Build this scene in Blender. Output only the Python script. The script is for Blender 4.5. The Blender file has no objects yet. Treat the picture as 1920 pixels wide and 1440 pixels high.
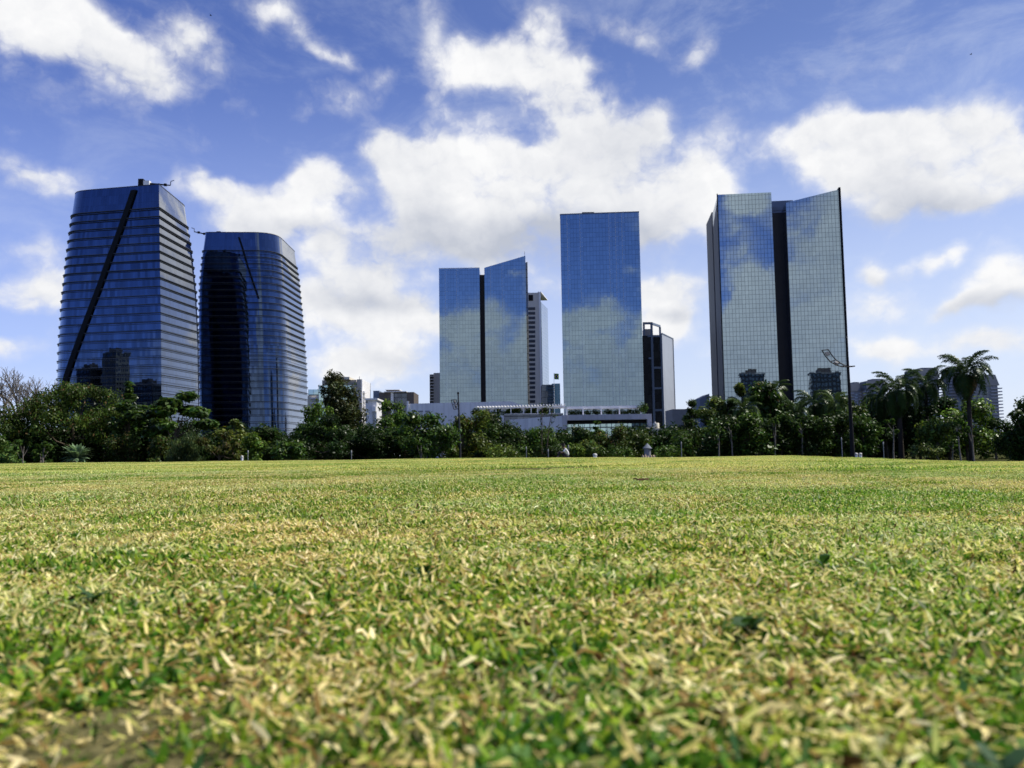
import bpy, bmesh, math, random
import numpy as np
from mathutils import Vector, Matrix
R = math.radians
sc = bpy.context.scene
COL = sc.collection

# ------------------------------------------------------------------ camera
F = 1600.0                      # focal length in photo pixels (1920 wide)
CAMZ = 0.20
PITCH = math.atan(133.0 / F)
ROLL = R(-0.85)
CAM_R = Matrix.Rotation(math.pi / 2 + PITCH, 3, 'X') @ Matrix.Rotation(ROLL, 3, 'Z')
cd = bpy.data.cameras.new('camera')
cam = bpy.data.objects.new('camera', cd)
COL.objects.link(cam)
cam.location = (0, 0, CAMZ)
cam.rotation_euler = CAM_R.to_euler()
cd.sensor_width = 36.0
cd.lens = F / 1920 * 36.0
cd.clip_start = 0.02
cd.clip_end = 20000
cd.dof.use_dof = True
cd.dof.focus_distance = 6.0
cd.dof.aperture_fstop = 6.5
sc.camera = cam

# ------------------------------------------------------------------ light and exposure
SUN_AZ, SUN_EL = R(80), R(55)           # azimuth clockwise from the view direction (+Y)
sun_dir = Vector((math.sin(SUN_AZ) * math.cos(SUN_EL), math.cos(SUN_AZ) * math.cos(SUN_EL), math.sin(SUN_EL)))
sd = bpy.data.lights.new('sun', 'SUN')
sd.energy = 5.0
sd.angle = R(0.5)
sd.color = (1.0, 0.94, 0.84)
so = bpy.data.objects.new('sun', sd)
COL.objects.link(so)
so.rotation_euler = sun_dir.to_track_quat('Z', 'Y').to_euler()
so.location = (60, 10, 80)
sc.view_settings.view_transform = 'Standard'
sc.view_settings.look = 'None'
sc.view_settings.gamma = 1.0
sc.view_settings.exposure = 0.35
sc.cycles.max_bounces = 6
sc.cycles.diffuse_bounces = 2
sc.cycles.glossy_bounces = 4
sc.cycles.transmission_bounces = 3
sc.cycles.caustics_reflective = False
sc.cycles.caustics_refractive = False


def pix_dir(px, py):
    return CAM_R @ Vector(((px - 960) / F, (720 - py) / F, -1.0))


def at(px, py, Y):
    """World point seen at photo pixel (px, py) at depth Y."""
    d = pix_dir(px, py)
    return Vector((0, 0, CAMZ)) + d * (Y / d.y)


def az_el(px, py):
    d = pix_dir(px, py).normalized()
    return math.atan2(d.x, d.y), math.asin(d.z)


# ------------------------------------------------------------------ node helper
class NT:
    def __init__(self, tree):
        self.t = tree
        self.L = tree.links
        tree.nodes.clear()

    def n(self, kind, **props):
        nd = self.t.nodes.new(kind)
        for k, v in props.items():
            setattr(nd, k, v)
        return nd

    def put(self, sock, v):
        if v is None:
            return
        if isinstance(v, bpy.types.NodeSocket):
            self.L.new(v, sock)
        else:
            try:
                sock.default_value = v
            except Exception:
                sock.default_value = tuple(v) + (1.0,)

    def m(self, op, a, b=None, c=None, clamp=False):
        nd = self.n('ShaderNodeMath', operation=op, use_clamp=clamp)
        self.put(nd.inputs[0], a)
        self.put(nd.inputs[1], b)
        self.put(nd.inputs[2], c)
        return nd.outputs[0]

    def v(self, op, a, b=None, c=None, scale=None):
        nd = self.n('ShaderNodeVectorMath', operation=op)
        self.put(nd.inputs[0], a)
        self.put(nd.inputs[1], b)
        self.put(nd.inputs[2], c)
        if scale is not None:
            self.put(nd.inputs['Scale'], scale)
        return nd.outputs['Value' if op in ('LENGTH', 'DOT_PRODUCT', 'DISTANCE') else 'Vector']

    def step(self, x, a, b, lo=0.0, hi=1.0, kind='SMOOTHSTEP'):
        nd = self.n('ShaderNodeMapRange', interpolation_type=kind)
        self.put(nd.inputs[0], x)
        for i, q in enumerate((a, b, lo, hi)):
            self.put(nd.inputs[1 + i], q)
        return nd.outputs[0]

    def mix(self, fac, a, b, blend='MIX'):
        nd = self.n('ShaderNodeMix', data_type='RGBA', blend_type=blend)
        self.put(nd.inputs[0], fac)
        self.put(nd.inputs[6], a)
        self.put(nd.inputs[7], b)
        return nd.outputs[2]

    def noise(self, vec, scale, detail=4, rough=0.5, dims='3D', dist=0.0):
        nd = self.n('ShaderNodeTexNoise', noise_dimensions=dims)
        self.put(nd.inputs['Vector'], vec)
        self.put(nd.inputs['Scale'], scale)
        self.put(nd.inputs['Detail'], detail)
        self.put(nd.inputs['Roughness'], rough)
        self.put(nd.inputs['Distortion'], dist)
        return nd

    def xyz(self, vec):
        nd = self.n('ShaderNodeSeparateXYZ')
        self.put(nd.inputs[0], vec)
        return nd.outputs

    def comb(self, x, y, z=0.0):
        nd = self.n('ShaderNodeCombineXYZ')
        for i, q in enumerate((x, y, z)):
            self.put(nd.inputs[i], q)
        return nd.outputs[0]


# ------------------------------------------------------------------ sky
world = bpy.data.worlds.new('World')
sc.world = world
world.use_nodes = True
try:
    world.cycles.sampling_method = 'NONE'
except Exception:
    pass
SKY_STRENGTH = 0.082
PHOTO_CLOUDS = [  # (photo px, photo py, radius x, radius y, weight) of the cloud masses in front of the camera
    (725, 300, 75, 65, 1), (830, 315, 105, 75, 1), (945, 325, 100, 72, 1), (1060, 330, 125, 80, 1), (1190, 345, 125, 85, 1),
    (1300, 385, 95, 60, .95), (810, 400, 140, 75, .9), (960, 415, 200, 72, .9), (1170, 430, 150, 65, .8), (1330, 330, 60, 40, .5),
    (890, 110, 80, 60, .85), (1000, 125, 105, 62, .95), (1080, 185, 75, 65, .85), (1110, 250, 80, 60, .85), (835, 190, 40, 50, .42), (1215, 235, 60, 50, .7), (1040, 215, 50, 55, .6), (975, 205, 60, 40, .34), (890, 225, 60, 25, .30), (960, 265, 70, 22, .4),
    (600, 350, 65, 38, .75), (480, 375, 170, 42, .62), (400, 350, 90, 30, .5), (560, 425, 170, 42, .66), (440, 425, 90, 25, .5),
    (705, 525, 120, 90, 1), (625, 590, 110, 60, .85), (770, 615, 110, 60, .85), (690, 695, 160, 48, .85), (610, 500, 60, 60, .6),
    (1010, 520, 200, 50, .55), (1265, 560, 85, 75, .95), (1240, 635, 90, 38, .7),
    (1500, 290, 60, 55, .75), (1600, 275, 105, 72, 1), (1740, 280, 130, 80, 1), (1880, 285, 120, 85, 1), (1770, 355, 170, 45, .85), (1545, 345, 55, 35, .7),
    (1660, 494, 45, 28, .85), (1765, 484, 42, 28, .8), (1885, 548, 75, 42, .85), (1800, 580, 50, 20, .6), (1650, 648, 90, 34, .85), (1850, 640, 90, 28, .7), (1640, 560, 100, 40, .36),
    (40, 40, 130, 55, .85), (165, 72, 120, 62, .85), (270, 140, 80, 60, .7), (375, 75, 60, 85, .42), (650, 200, 95, 55, .34), (330, 60, 70, 60, .4),
    (490, 8, 55, 30, .42), (535, 35, 55, 30, .42), (580, 75, 50, 30, .42), (620, 98, 50, 24, .36), (712, 132, 50, 26, .42), (800, 60, 40, 80, .42), (1010, 40, 60, 34, .4),
    (1185, 45, 80, 28, .42), (1275, 115, 65, 28, .36), (1325, 98, 48, 36, .38), (1220, 80, 60, 30, .3), (1350, 270, 90, 60, .45),
    (75, 335, 70, 34, .75), (45, 545, 85, 42, .85), (20, 650, 60, 30, .75), (120, 620, 50, 32, .6), (60, 470, 60, 25, .4),
]
MIRROR_CLOUDS = [  # (azimuth, elevation, radii, weight) in degrees: banks behind and beside the camera, seen in the glass
    (183, 1, 10, 10.5, 1.5), (190, 3, 8, 8.0, 1.0), (181.5, 9.3, 2.4, 1.7, .7), (183.6, 8.6, 2.0, 1.6, .6), (180.2, 12.6, 1.3, .8, .5), (185, 9, 3, 1.6, .6), (173.5, 6, 8, 17, 1.05), (177.7, 8, 2.3, 10.5, 1.15), (176.6, 17, 2.5, 2.2, .8), (169.5, 14, 6, 7, .9), (175.8, 17.5, 3.4, 2.6, 1.0), (178, 6, 3, 4.5, 1.0), (201, 2, 9, 5, .5),
    (178, 1, 8, 5, .9), (65, 7, 14, 6, .8), (100, 6, 26, 9, .95), (145, 5, 16, 7, .9), (226, 4, 13, 5.5, .55),
]

CLOUD_UNDERSIDES = [  # grey bases of the heaped clouds
    (960, 455, 330, 62, .55), (1180, 455, 150, 50, .30), (780, 400, 150, 60, .22), (1740, 392, 230, 40, .5), (1640, 345, 120, 40, .2), (1180, 270, 120, 60, .12),
    (700, 570, 140, 35, .35), (1290, 600, 80, 25, .3), (1880, 585, 120, 28, .4), (1690, 510, 70, 18, .25), (520, 440, 150, 30, .3), (130, 120, 180, 30, .15), (760, 690, 120, 30, .2),
]
SKY_TINT = ((0.90, 0.98, 1.60, 1), (1.04, 1.03, 1.36, 1))


def build_sky():
    T = NT(world.node_tree)
    D = T.n('ShaderNodeTexCoord').outputs['Generated']
    s = R(100)
    xr = T.v('DOT_PRODUCT', D, (math.cos(s), -math.sin(s), 0))
    yr = T.v('DOT_PRODUCT', D, (math.sin(s), math.cos(s), 0))
    az = T.m('ADD', T.m('ARCTAN2', xr, yr), s)
    el = T.m('ARCSINE', T.xyz(D)[2])
    A = T.comb(az, el)
    warp = T.noise(A, 9.0, 3, 0.5, '2D').outputs['Color']
    Aw = T.v('MULTIPLY_ADD', T.v('SUBTRACT', warp, (.5, .5, .5)), (.085, .06, 0), A)
    blobs = []
    for (px, py, rx, ry, w) in PHOTO_CLOUDS:
        a, e = az_el(px, py)
        blobs.append((a, e, rx / F * 1.38, ry / F * 1.38, w * 1.12))
    for (a, e, rx, ry, w) in MIRROR_CLOUDS:
        blobs.append((R(a), R(e), R(rx), R(ry), w))
    def pile(bl, vec):
        tot = None
        for (a, e, rx, ry, w) in bl:
            q = T.v('MULTIPLY_ADD', vec, (1 / rx, 1 / ry, 0), (-a / rx, -e / ry, 0))
            g = T.step(T.v('LENGTH', q), 0.0, 1.0, w, 0.0)
            tot = g if tot is None else T.m('ADD', tot, g)
        return tot

    f = T.m('MINIMUM', pile(blobs, Aw), 1.0)
    under = pile([az_el(px, py) + (rx / F * 1.25, ry / F * 1.25, w) for (px, py, rx, ry, w) in CLOUD_UNDERSIDES]
                 + [(R(179), R(3), R(18), R(13), .36), (R(172), R(14), R(8), R(7), .22)], Aw)
    N = T.v('MULTIPLY_ADD', T.v('SUBTRACT', T.noise(A, 34.0, 4, 0.6, '2D').outputs['Color'], (.5, .5, .5)), (.022, .022, 0), T.v('MULTIPLY', A, (1.0, 1.3, 1)))

    def puffs(vec, scale, detail):
        vo = T.n('ShaderNodeTexVoronoi', voronoi_dimensions='2D', feature='F1', normalize=True)
        T.put(vo.inputs['Vector'], vec)
        T.put(vo.inputs['Scale'], scale)
        T.put(vo.inputs['Detail'], detail)
        T.put(vo.inputs['Roughness'], 0.55)
        T.put(vo.inputs['Lacunarity'], 2.1)
        return T.m('SUBTRACT', 1.0, vo.outputs['Distance'])

    n1 = T.noise(N, 9.0, 10, 0.60, '2D', 0.1).outputs['Fac']
    p1 = puffs(N, 17.0, 3)
    p2 = puffs(T.v('ADD', N, (0.006, 0.012, 0)), 17.0, 3)
    n3 = T.noise(T.v('MULTIPLY', A, (1.0, 2.2, 1)), 5.0, 9, 0.66, '2D', 0.35).outputs['Fac']
    bill = T.m('MULTIPLY_ADD', T.m('SUBTRACT', p1, 0.66), 0.75, T.m('MULTIPLY', T.m('SUBTRACT', n1, 0.5), 1.15))
    dens = T.m('MULTIPLY_ADD', bill, T.m('MULTIPLY_ADD', f, 0.45, 0.92), T.m('MULTIPLY', f, 0.96))
    core = T.step(dens, 0.36, 0.92)
    halo = T.step(dens, 0.08, 0.75)
    alpha = T.m('MULTIPLY_ADD', core, 0.55, T.m('MULTIPLY', halo, 0.45))
    fwd = T.m('MULTIPLY_ADD', T.v('DOT_PRODUCT', D, (math.sin(R(38)), math.cos(R(38)), 0)), 0.5, 0.5)
    to_sun = T.m('MULTIPLY_ADD', T.v('DOT_PRODUCT', D, (math.sin(SUN_AZ), math.cos(SUN_AZ), 0)), 0.5, 0.5)
    thin = T.m('MULTIPLY', T.step(n3, 0.45, 0.76), T.m('MULTIPLY_ADD', T.m('POWER', fwd, 2), 0.24, 0.015))
    lowhaze = T.m('MULTIPLY', T.step(el, R(0), R(27), 0.74, 0.02), T.m('POWER', fwd, 1.6))
    veil = T.m('SUBTRACT', 1.0, T.m('MULTIPLY', T.m('SUBTRACT', 1.0, thin), T.m('SUBTRACT', 1.0, lowhaze)))
    relief = T.m('SUBTRACT', p1, p2)
    big = T.m('SUBTRACT', T.noise(N, 5.0, 4, 0.5, '2D').outputs['Fac'], 0.5)
    br = T.m('MULTIPLY_ADD', relief, 0.50, T.m('SUBTRACT', 0.84, T.m('MULTIPLY', under, 1.35)))
    br = T.m('MULTIPLY_ADD', big, 0.55, br)
    br = T.m('MULTIPLY_ADD', T.m('SUBTRACT', n1, 0.5), 0.30, br)
    br = T.step(br, 0.15, 1.0, 0, 1, 'LINEAR')
    cloud = T.mix(br, (5.0, 5.35, 6.2, 1), (9.35, 9.35, 9.4, 1))
    sky = T.n('ShaderNodeTexSky', sky_type='NISHITA')
    sky.sun_disc = False
    sky.sun_elevation = SUN_EL
    sky.sun_rotation = SUN_AZ
    sky.altitude = 700
    sky.air_density = 1.0
    sky.dust_density = 0.6
    sky.ozone_density = 3.0
    tint = T.mix(T.step(to_sun, 0.30, 0.80), SKY_TINT[0], SKY_TINT[1])
    tint = T.v('SCALE', tint, scale=T.step(el, R(12), R(30), 1.0, 0.84))
    base = T.mix(1.0, sky.outputs[0], tint, 'MULTIPLY')
    colr = T.mix(alpha, T.mix(veil, base, (7.6, 8.3, 9.4, 1)), cloud)
    bg = T.n('ShaderNodeBackground')
    T.put(bg.inputs[0], colr)
    bg.inputs[1].default_value = SKY_STRENGTH
    out = T.n('ShaderNodeOutputWorld')
    T.L.new(bg.outputs[0], out.inputs[0])


build_sky()


# ------------------------------------------------------------------ materials
def mat(name):
    m = bpy.data.materials.new(name)
    m.use_nodes = True
    return m, NT(m.node_tree)


def finish(T, shader):
    o = T.n('ShaderNodeOutputMaterial')
    T.L.new(shader, o.inputs[0])


def plain(name, col, rough=0.7, var=0.15, scale=1.5, metal=0.0, streak=0.0, spec=0.4):
    """Painted, concrete or metal surface with uneven tone and faint weather streaks."""
    m, T = mat(name)
    P = T.n('ShaderNodeNewGeometry').outputs['Position']
    nz = T.noise(P, scale, 6, 0.6).outputs['Fac']
    k = T.step(nz, 0.25, 0.75, 1 - var, 1 + var, 'LINEAR')
    if streak:
        ns = T.noise(T.v('MULTIPLY', P, (1.2, 1.2, 0.06)), 1.0, 5, 0.6).outputs['Fac']
        k = T.m('MULTIPLY', k, T.step(ns, 0.35, 0.75, 1.0, 1 - streak))
    c = T.v('SCALE', col[:3], scale=k)
    b = T.n('ShaderNodeBsdfPrincipled')
    T.put(b.inputs['Base Color'], c)
    b.inputs['Roughness'].default_value = rough
    b.inputs['Metallic'].default_value = metal
    b.inputs['Specular IOR Level'].default_value = spec
    finish(T, b.outputs[0])
    return m


def glass(name, tint, pw, ph, refl=0.85, lu=0.06, lv=0.05, line=(0.03, 0.035, 0.04), tilt=0.006, dark=(0.01, 0.012, 0.015),
          var=0.10, bright_cols=0.0, spandrel=0.0, odd=0.0, graze=0.85, joint=0.8):
    """Mirror-glass curtain wall: panes of pw x ph metres (UV in metres), joints between them, each pane set a hair out of plane."""
    m, T = mat(name)
    uv = T.n('ShaderNodeUVMap').outputs[0]
    u, v, _ = T.xyz(uv)
    cu, cv = T.m('DIVIDE', u, pw), T.m('DIVIDE', v, ph)
    fu, fv = T.m('FRACT', cu), T.m('FRACT', cv)
    iu, iv = T.m('FLOOR', cu), T.m('FLOOR', cv)
    wn = T.n('ShaderNodeTexWhiteNoise', noise_dimensions='2D')
    T.put(wn.inputs['Vector'], T.comb(iu, iv))
    rc, rv = wn.outputs['Color'], wn.outputs['Value']
    wcol = T.n('ShaderNodeTexWhiteNoise', noise_dimensions='1D')
    T.put(wcol.inputs['W'], iu)
    N = T.n('ShaderNodeNewGeometry').outputs['Normal']
    wob = T.noise(T.comb(u, v), 0.35, 3, 0.5).outputs['Color']
    off = T.v('ADD', T.v('SUBTRACT', rc, (.5, .5, .5)), T.v('SCALE', T.v('SUBTRACT', wob, (.5, .5, .5)), scale=0.6))
    Nn = T.v('NORMALIZE', T.v('ADD', N, T.v('SCALE', off, scale=tilt)))
    k = T.step(rv, 0, 1, 1 - var, 1 + var, 'LINEAR')
    if odd:                        # a few panes with blinds down or another coating
        k = T.m('MULTIPLY', k, T.step(rv, 1 - odd, 1 - odd + .001, 1.0, 0.62))
    g = T.n('ShaderNodeBsdfGlossy')
    lw = T.n('ShaderNodeLayerWeight')
    lw.inputs[0].default_value = 0.5
    boost = T.step(lw.outputs['Facing'], 0.26, 0.95, 0.0, graze)
    T.put(g.inputs['Color'], T.mix(boost, T.v('SCALE', tint[:3], scale=k), (.80, .82, .86, 1)))
    g.inputs['Roughness'].default_value = 0.012
    T.put(g.inputs['Normal'], Nn)
    d = T.n('ShaderNodeBsdfDiffuse')
    d.inputs[0].default_value = dark + (1,)
    fr = T.n('ShaderNodeLayerWeight')
    fr.inputs[0].default_value = 0.35
    fac = T.step(fr.outputs['Facing'], 0.35, 1.0, refl, 1.0, 'LINEAR')
    mx = T.n('ShaderNodeMixShader')
    T.put(mx.inputs[0], fac)
    T.L.new(d.outputs[0], mx.inputs[1])
    T.L.new(g.outputs[0], mx.inputs[2])
    jl = T.m('MAXIMUM', T.m('LESS_THAN', fu, lu), T.m('LESS_THAN', fv, lv))
    if spandrel:
        jl = T.m('MAXIMUM', jl, T.m('MULTIPLY', T.m('GREATER_THAN', fv, 1 - spandrel), 0.75))
    lc = line + (1,)
    if bright_cols:
        bc = T.m('GREATER_THAN', wcol.outputs['Value'], 1 - bright_cols)
        lc = T.mix(bc, lc, (0.50, 0.54, 0.60, 1))
        jl = T.m('MAXIMUM', jl, T.m('MULTIPLY', bc, T.m('LESS_THAN', fu, 0.2)))
    ld = T.n('ShaderNodeBsdfDiffuse')
    T.put(ld.inputs[0], lc)
    mx2 = T.n('ShaderNodeMixShader')
    T.put(mx2.inputs[0], T.m('MULTIPLY', jl, joint))
    T.L.new(mx.outputs[0], mx2.inputs[1])
    T.L.new(ld.outputs[0], mx2.inputs[2])
    finish(T, mx2.outputs[0])
    return m


def leafmat(name, transl=0.35, patch=None, gloss=0.25):
    """Leaves or grass blades: colour per leaf from the mesh, light let through."""
    m, T = mat(name)
    a = T.n('ShaderNodeAttribute', attribute_name='col').outputs['Color']
    if patch:
        P = T.n('ShaderNodeNewGeometry').outputs['Position']
        n1 = T.noise(P, patch[0], 4, 0.6).outputs['Fac']
        n2 = T.noise(P, patch[0] * 0.12, 5, 0.6).outputs['Fac']
        k = T.m('MULTIPLY_ADD', n2, 0.6, T.m('MULTIPLY', n1, 0.4))
        a = T.mix(T.step(k, 0.40, 0.62), T.mix(1.0, a, patch[1], 'MULTIPLY'), T.mix(1.0, a, patch[2], 'MULTIPLY'))
    d = T.n('ShaderNodeBsdfDiffuse')
    T.put(d.inputs[0], a)
    t = T.n('ShaderNodeBsdfTranslucent')
    T.put(t.inputs[0], T.mix(1.0, a, (1.0, 1.04, 0.72, 1), 'MULTIPLY'))
    mx = T.n('ShaderNodeMixShader')
    mx.inputs[0].default_value = transl
    T.L.new(d.outputs[0], mx.inputs[1])
    T.L.new(t.outputs[0], mx.inputs[2])
    g = T.n('ShaderNodeBsdfGlossy')
    g.inputs['Roughness'].default_value = 0.45
    g.inputs['Color'].default_value = (.5, .52, .5, 1)
    mg = T.n('ShaderNodeMixShader')
    fr = T.n('ShaderNodeFresnel')
    fr.inputs[0].default_value = 1.35
    T.put(mg.inputs[0], T.m('MULTIPLY', fr.outputs[0], gloss))
    T.L.new(mx.outputs[0], mg.inputs[1])
    T.L.new(g.outputs[0], mg.inputs[2])
    finish(T, mg.outputs[0])
    return m


M = dict(
    dark_metal=plain('dark metal', (0.03, 0.032, 0.036), 0.45, 0.2),
    seam=plain('dark seam metal', (0.010, 0.012, 0.016), 0.6, 0.2, spec=0.1),
    ledge=plain('floor ledge metal', (0.032, 0.036, 0.046), 0.35, 0.2, spec=0.6),
    black=plain('black paint', (0.010, 0.010, 0.012), 0.6, 0.2, spec=0.15),
    slot=plain('dark recess', (0.016, 0.015, 0.02), 0.5, 0.3, 0.4),
    white=plain('white render', (0.74, 0.75, 0.78), 0.75, 0.09, 0.25, streak=0.22),
    white_paint=plain('white paint', (0.80, 0.80, 0.80), 0.5, 0.05),
    concrete=plain('pale concrete', (0.46, 0.46, 0.50), 0.85, 0.10, 0.6, streak=0.14),
    beige=plain('beige cladding', (0.44, 0.41, 0.37), 0.8, 0.08, 0.5, streak=0.10),
    pale_beige=plain('pale beige cladding', (0.62, 0.58, 0.52), 0.8, 0.06, 0.5, streak=0.08),
    cream=plain('cream stone', (0.62, 0.58, 0.47), 0.8, 0.10, 0.5),
    brown=plain('brown grey cladding', (0.11, 0.095, 0.085), 0.7, 0.12, 0.6),
    grey=plain('grey cladding', (0.24, 0.25, 0.27), 0.7, 0.1, 0.5),
    slate=plain('slate blue frame', (0.14, 0.18, 0.25), 0.55, 0.1, 0.5),
    roofgrey=plain('roof grey', (0.13, 0.15, 0.18), 0.8, 0.1),
    bark=plain('bark', (0.085, 0.068, 0.052), 0.95, 0.35, 6.0, spec=0.1),
    palebark=plain('pale bark', (0.19, 0.17, 0.145), 0.95, 0.3, 6.0, spec=0.1),
    palmbark=plain('palm bark', (0.045, 0.038, 0.032), 0.95, 0.35, 4.0, spec=0.1),
    graphite=plain('graphite side cladding', (0.085, 0.088, 0.09), 0.5, 0.12, 0.4, streak=0.15),
    punch=plain('dark window opening', (0.02, 0.028, 0.045), 0.3, 0.2),
    stone=plain('tan boulder', (0.36, 0.28, 0.19), 0.9, 0.25, 3.0),
    skin=plain('skin', (0.22, 0.13, 0.09), 0.6, 0.05),
    shirt=plain('white shirt cloth', (0.82, 0.82, 0.84), 0.9, 0.04, 8.0),
    trousers=plain('dark trousers', (0.02, 0.022, 0.03), 0.9, 0.1, 8.0),
    hair=plain('black hair', (0.012, 0.01, 0.009), 0.7, 0.2, 20.0),
    globe=plain('white lamp globe', (0.42, 0.42, 0.40), 0.4, 0.03),
    flag_green=plain('flag green', (0.0, 0.16, 0.045), 0.8, 0.05),
    flag_yellow=plain('flag yellow', (0.75, 0.55, 0.01), 0.8, 0.05),
    flag_blue=plain('flag blue', (0.01, 0.03, 0.22), 0.8, 0.05),
    litter=plain('dry brown leaf', (0.16, 0.085, 0.04), 0.9, 0.3, 40.0),
    leaf=leafmat('tree leaves', 0.36, gloss=0.05),
    bigleaf=leafmat('glossy leaves', 0.34, gloss=0.10),
    frond=leafmat('palm fronds', 0.2, gloss=0.10),
    glass_navy=glass('navy mirror glass', (0.062, 0.098, 0.18), 1.5, 4.5, lu=0.03, lv=0.0, tilt=0.006, var=0.28, spandrel=0.09, line=(.012, .014, .02)),
    glass_navy_tall=glass('navy crown glass', (0.070, 0.105, 0.19), 1.5, 5.0, lu=0.03, lv=0.01, tilt=0.006, var=0.12, line=(.012, .014, .02)),
    glass_blue=glass('blue mirror glass', (0.255, 0.35, 0.43), 1.23, 1.8, lu=0.09, lv=0.08, tilt=0.0020, var=0.06, bright_cols=0.18, line=(.05, .08, .13), joint=.5),
    glass_blue_b=glass('blue mirror glass with fine joints', (0.265, 0.355, 0.425), 1.23, 1.8, lu=0.08, lv=0.08, tilt=0.0020, var=0.06, bright_cols=0.12, line=(.06, .09, .13), joint=.45),
    glass_silver=glass('silver mirror glass', (0.325, 0.42, 0.50), 0.99, 1.36, lu=0.12, lv=0.08, tilt=0.0018, var=0.05, odd=0.0, line=(.03, .04, .065), joint=.62),
    glass_grey=glass('grey side glass', (0.22, 0.23, 0.235), 1.62, 3.4, lu=0.06, lv=0.08, tilt=0.004, var=0.1, refl=0.5, dark=(.05, .05, .05)),
    glass_teal=glass('teal glass', (0.42, 0.58, 0.60), 2.0, 3.2, lu=0.06, lv=0.10, tilt=0.01, var=0.25),
    glass_dark=glass('dark window glass', (0.09, 0.11, 0.15), 1.6, 3.2, lu=0.04, lv=0.06, tilt=0.01, var=0.25, graze=.3),
    punched_dark=glass('dark wall with windows', (.1, .13, .16), 2.6, 3.4, lu=.42, lv=.45, line=(.03, .028, .027)),
    punched_beige=glass('beige wall with windows', (.1, .13, .16), 2.6, 3.4, lu=.42, lv=.45, line=(.30, .26, .19)),
    silver_panel=plain('silver cladding panel', (0.40, 0.42, 0.45), 0.35, 0.08, 0.3, metal=0.35, streak=0.1),
    glass_pale=glass('pale silver glass', (0.66, 0.68, 0.70), 1.5, 3.6, lu=0.05, lv=0.05, tilt=0.006, var=0.08),
)


# ------------------------------------------------------------------ object helpers
def tag(o, label=None, cat=None, group=None, kind=None):
    for k, v in (('label', label), ('category', cat), ('group', group), ('kind', kind)):
        if v:
            o[k] = v
    return o


def thing(name, label, cat, loc=(0, 0, 0), group=None):
    o = bpy.data.objects.new(name, None)
    COL.objects.link(o)
    o.location = loc
    o.empty_display_size = 0.5
    return tag(o, label, cat, group)


def link_mesh(name, me, parent=None):
    o = bpy.data.objects.new(name, me)
    COL.objects.link(o)
    if parent is not None:
        o.parent = parent
    return o


def root_loc(o):
    p = Vector((0, 0, 0))
    while o is not None:
        p += o.location
        o = o.parent
    return p


class MB:
    """Collects quads in world coordinates; build() links them as one mesh under its thing."""

    def __init__(self):
        self.v, self.f, self.uv = [], [], []

    def face(self, pts, uv=None):
        n = len(self.v)
        self.v += [tuple(p) for p in pts]
        self.f.append(tuple(range(n, n + len(pts))))
        self.uv.append(uv)
        return self

    def hexa(self, c):
        """Eight corners: four below (counter-clockwise from above), four above."""
        c = [Vector(p) for p in c]
        for a, b in ((0, 1), (1, 2), (2, 3), (3, 0)):
            w = (c[b] - c[a]).length
            self.face((c[a], c[b], c[b + 4], c[a + 4]), ((0, c[a].z), (w, c[b].z), (w, c[b + 4].z), (0, c[a + 4].z)))
        self.face((c[4], c[5], c[6], c[7]))
        self.face((c[3], c[2], c[1], c[0]))
        return self

    def box(self, x0, x1, y0, y1, z0, z1):
        return self.hexa([(x0, y0, z0), (x1, y0, z0), (x1, y1, z0), (x0, y1, z0), (x0, y0, z1), (x1, y0, z1), (x1, y1, z1), (x0, y1, z1)])

    def pbox(self, px0, py0, px1, py1, Y, depth):
        """Box whose front face is at depth Y and spans the given photo pixels."""
        a, b = at(px0, py1, Y), at(px1, py0, Y)
        return self.box(a.x, b.x, Y, Y + depth, a.z, b.z)

    def quadbox(self, P, z0, tops):
        """Vertical block on four plan points with a height for each corner."""
        return self.hexa([(p[0], p[1], z0) for p in P] + [(p[0], p[1], t) for p, t in zip(P, tops)])

    def tube(self, pts, rad, n=8, cap=True):
        pts = [Vector(p) for p in pts]
        if not hasattr(rad, '__len__'):
            rad = [rad] * len(pts)
        rings, up = [], Vector((0.31, 0.95, 0.05)).normalized()
        for i, p in enumerate(pts):
            t = (pts[min(i + 1, len(pts) - 1)] - pts[max(i - 1, 0)]).normalized()
            a = t.cross(up)
            if a.length < 1e-3:
                a = t.cross(Vector((1, 0, 0)))
            a.normalize()
            b = t.cross(a)
            n0 = len(self.v)
            for k in range(n):
                w = 2 * math.pi * k / n
                self.v.append(tuple(p + (a * math.cos(w) + b * math.sin(w)) * rad[i]))
            rings.append(n0)
        for r0, r1 in zip(rings, rings[1:]):
            for k in range(n):
                k2 = (k + 1) % n
                self.f.append((r0 + k, r0 + k2, r1 + k2, r1 + k))
                self.uv.append(None)
        if cap:
            self.f.append(tuple(rings[0] + k for k in range(n))[::-1])
            self.f.append(tuple(rings[-1] + k for k in range(n)))
            self.uv += [None, None]
        return self

    def build(self, name, material, parent=None, smooth=None):
        o0 = root_loc(parent)
        me = bpy.data.meshes.new(name)
        me.from_pydata([(a - o0.x, b - o0.y, c - o0.z) for a, b, c in self.v], [], self.f)
        if any(self.uv):
            lay = me.uv_layers.new(name='UVMap')
            i = 0
            for f, uv in zip(self.f, self.uv):
                for k in range(len(f)):
                    lay.data[i].uv = uv[k] if uv else (0.3, 0.3)
                    i += 1
        me.materials.append(material)
        if smooth is not None:
            for p in me.polygons:
                p.use_smooth = True
            me.set_sharp_from_angle(angle=R(smooth))
        return link_mesh(name, me, parent)


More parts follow.
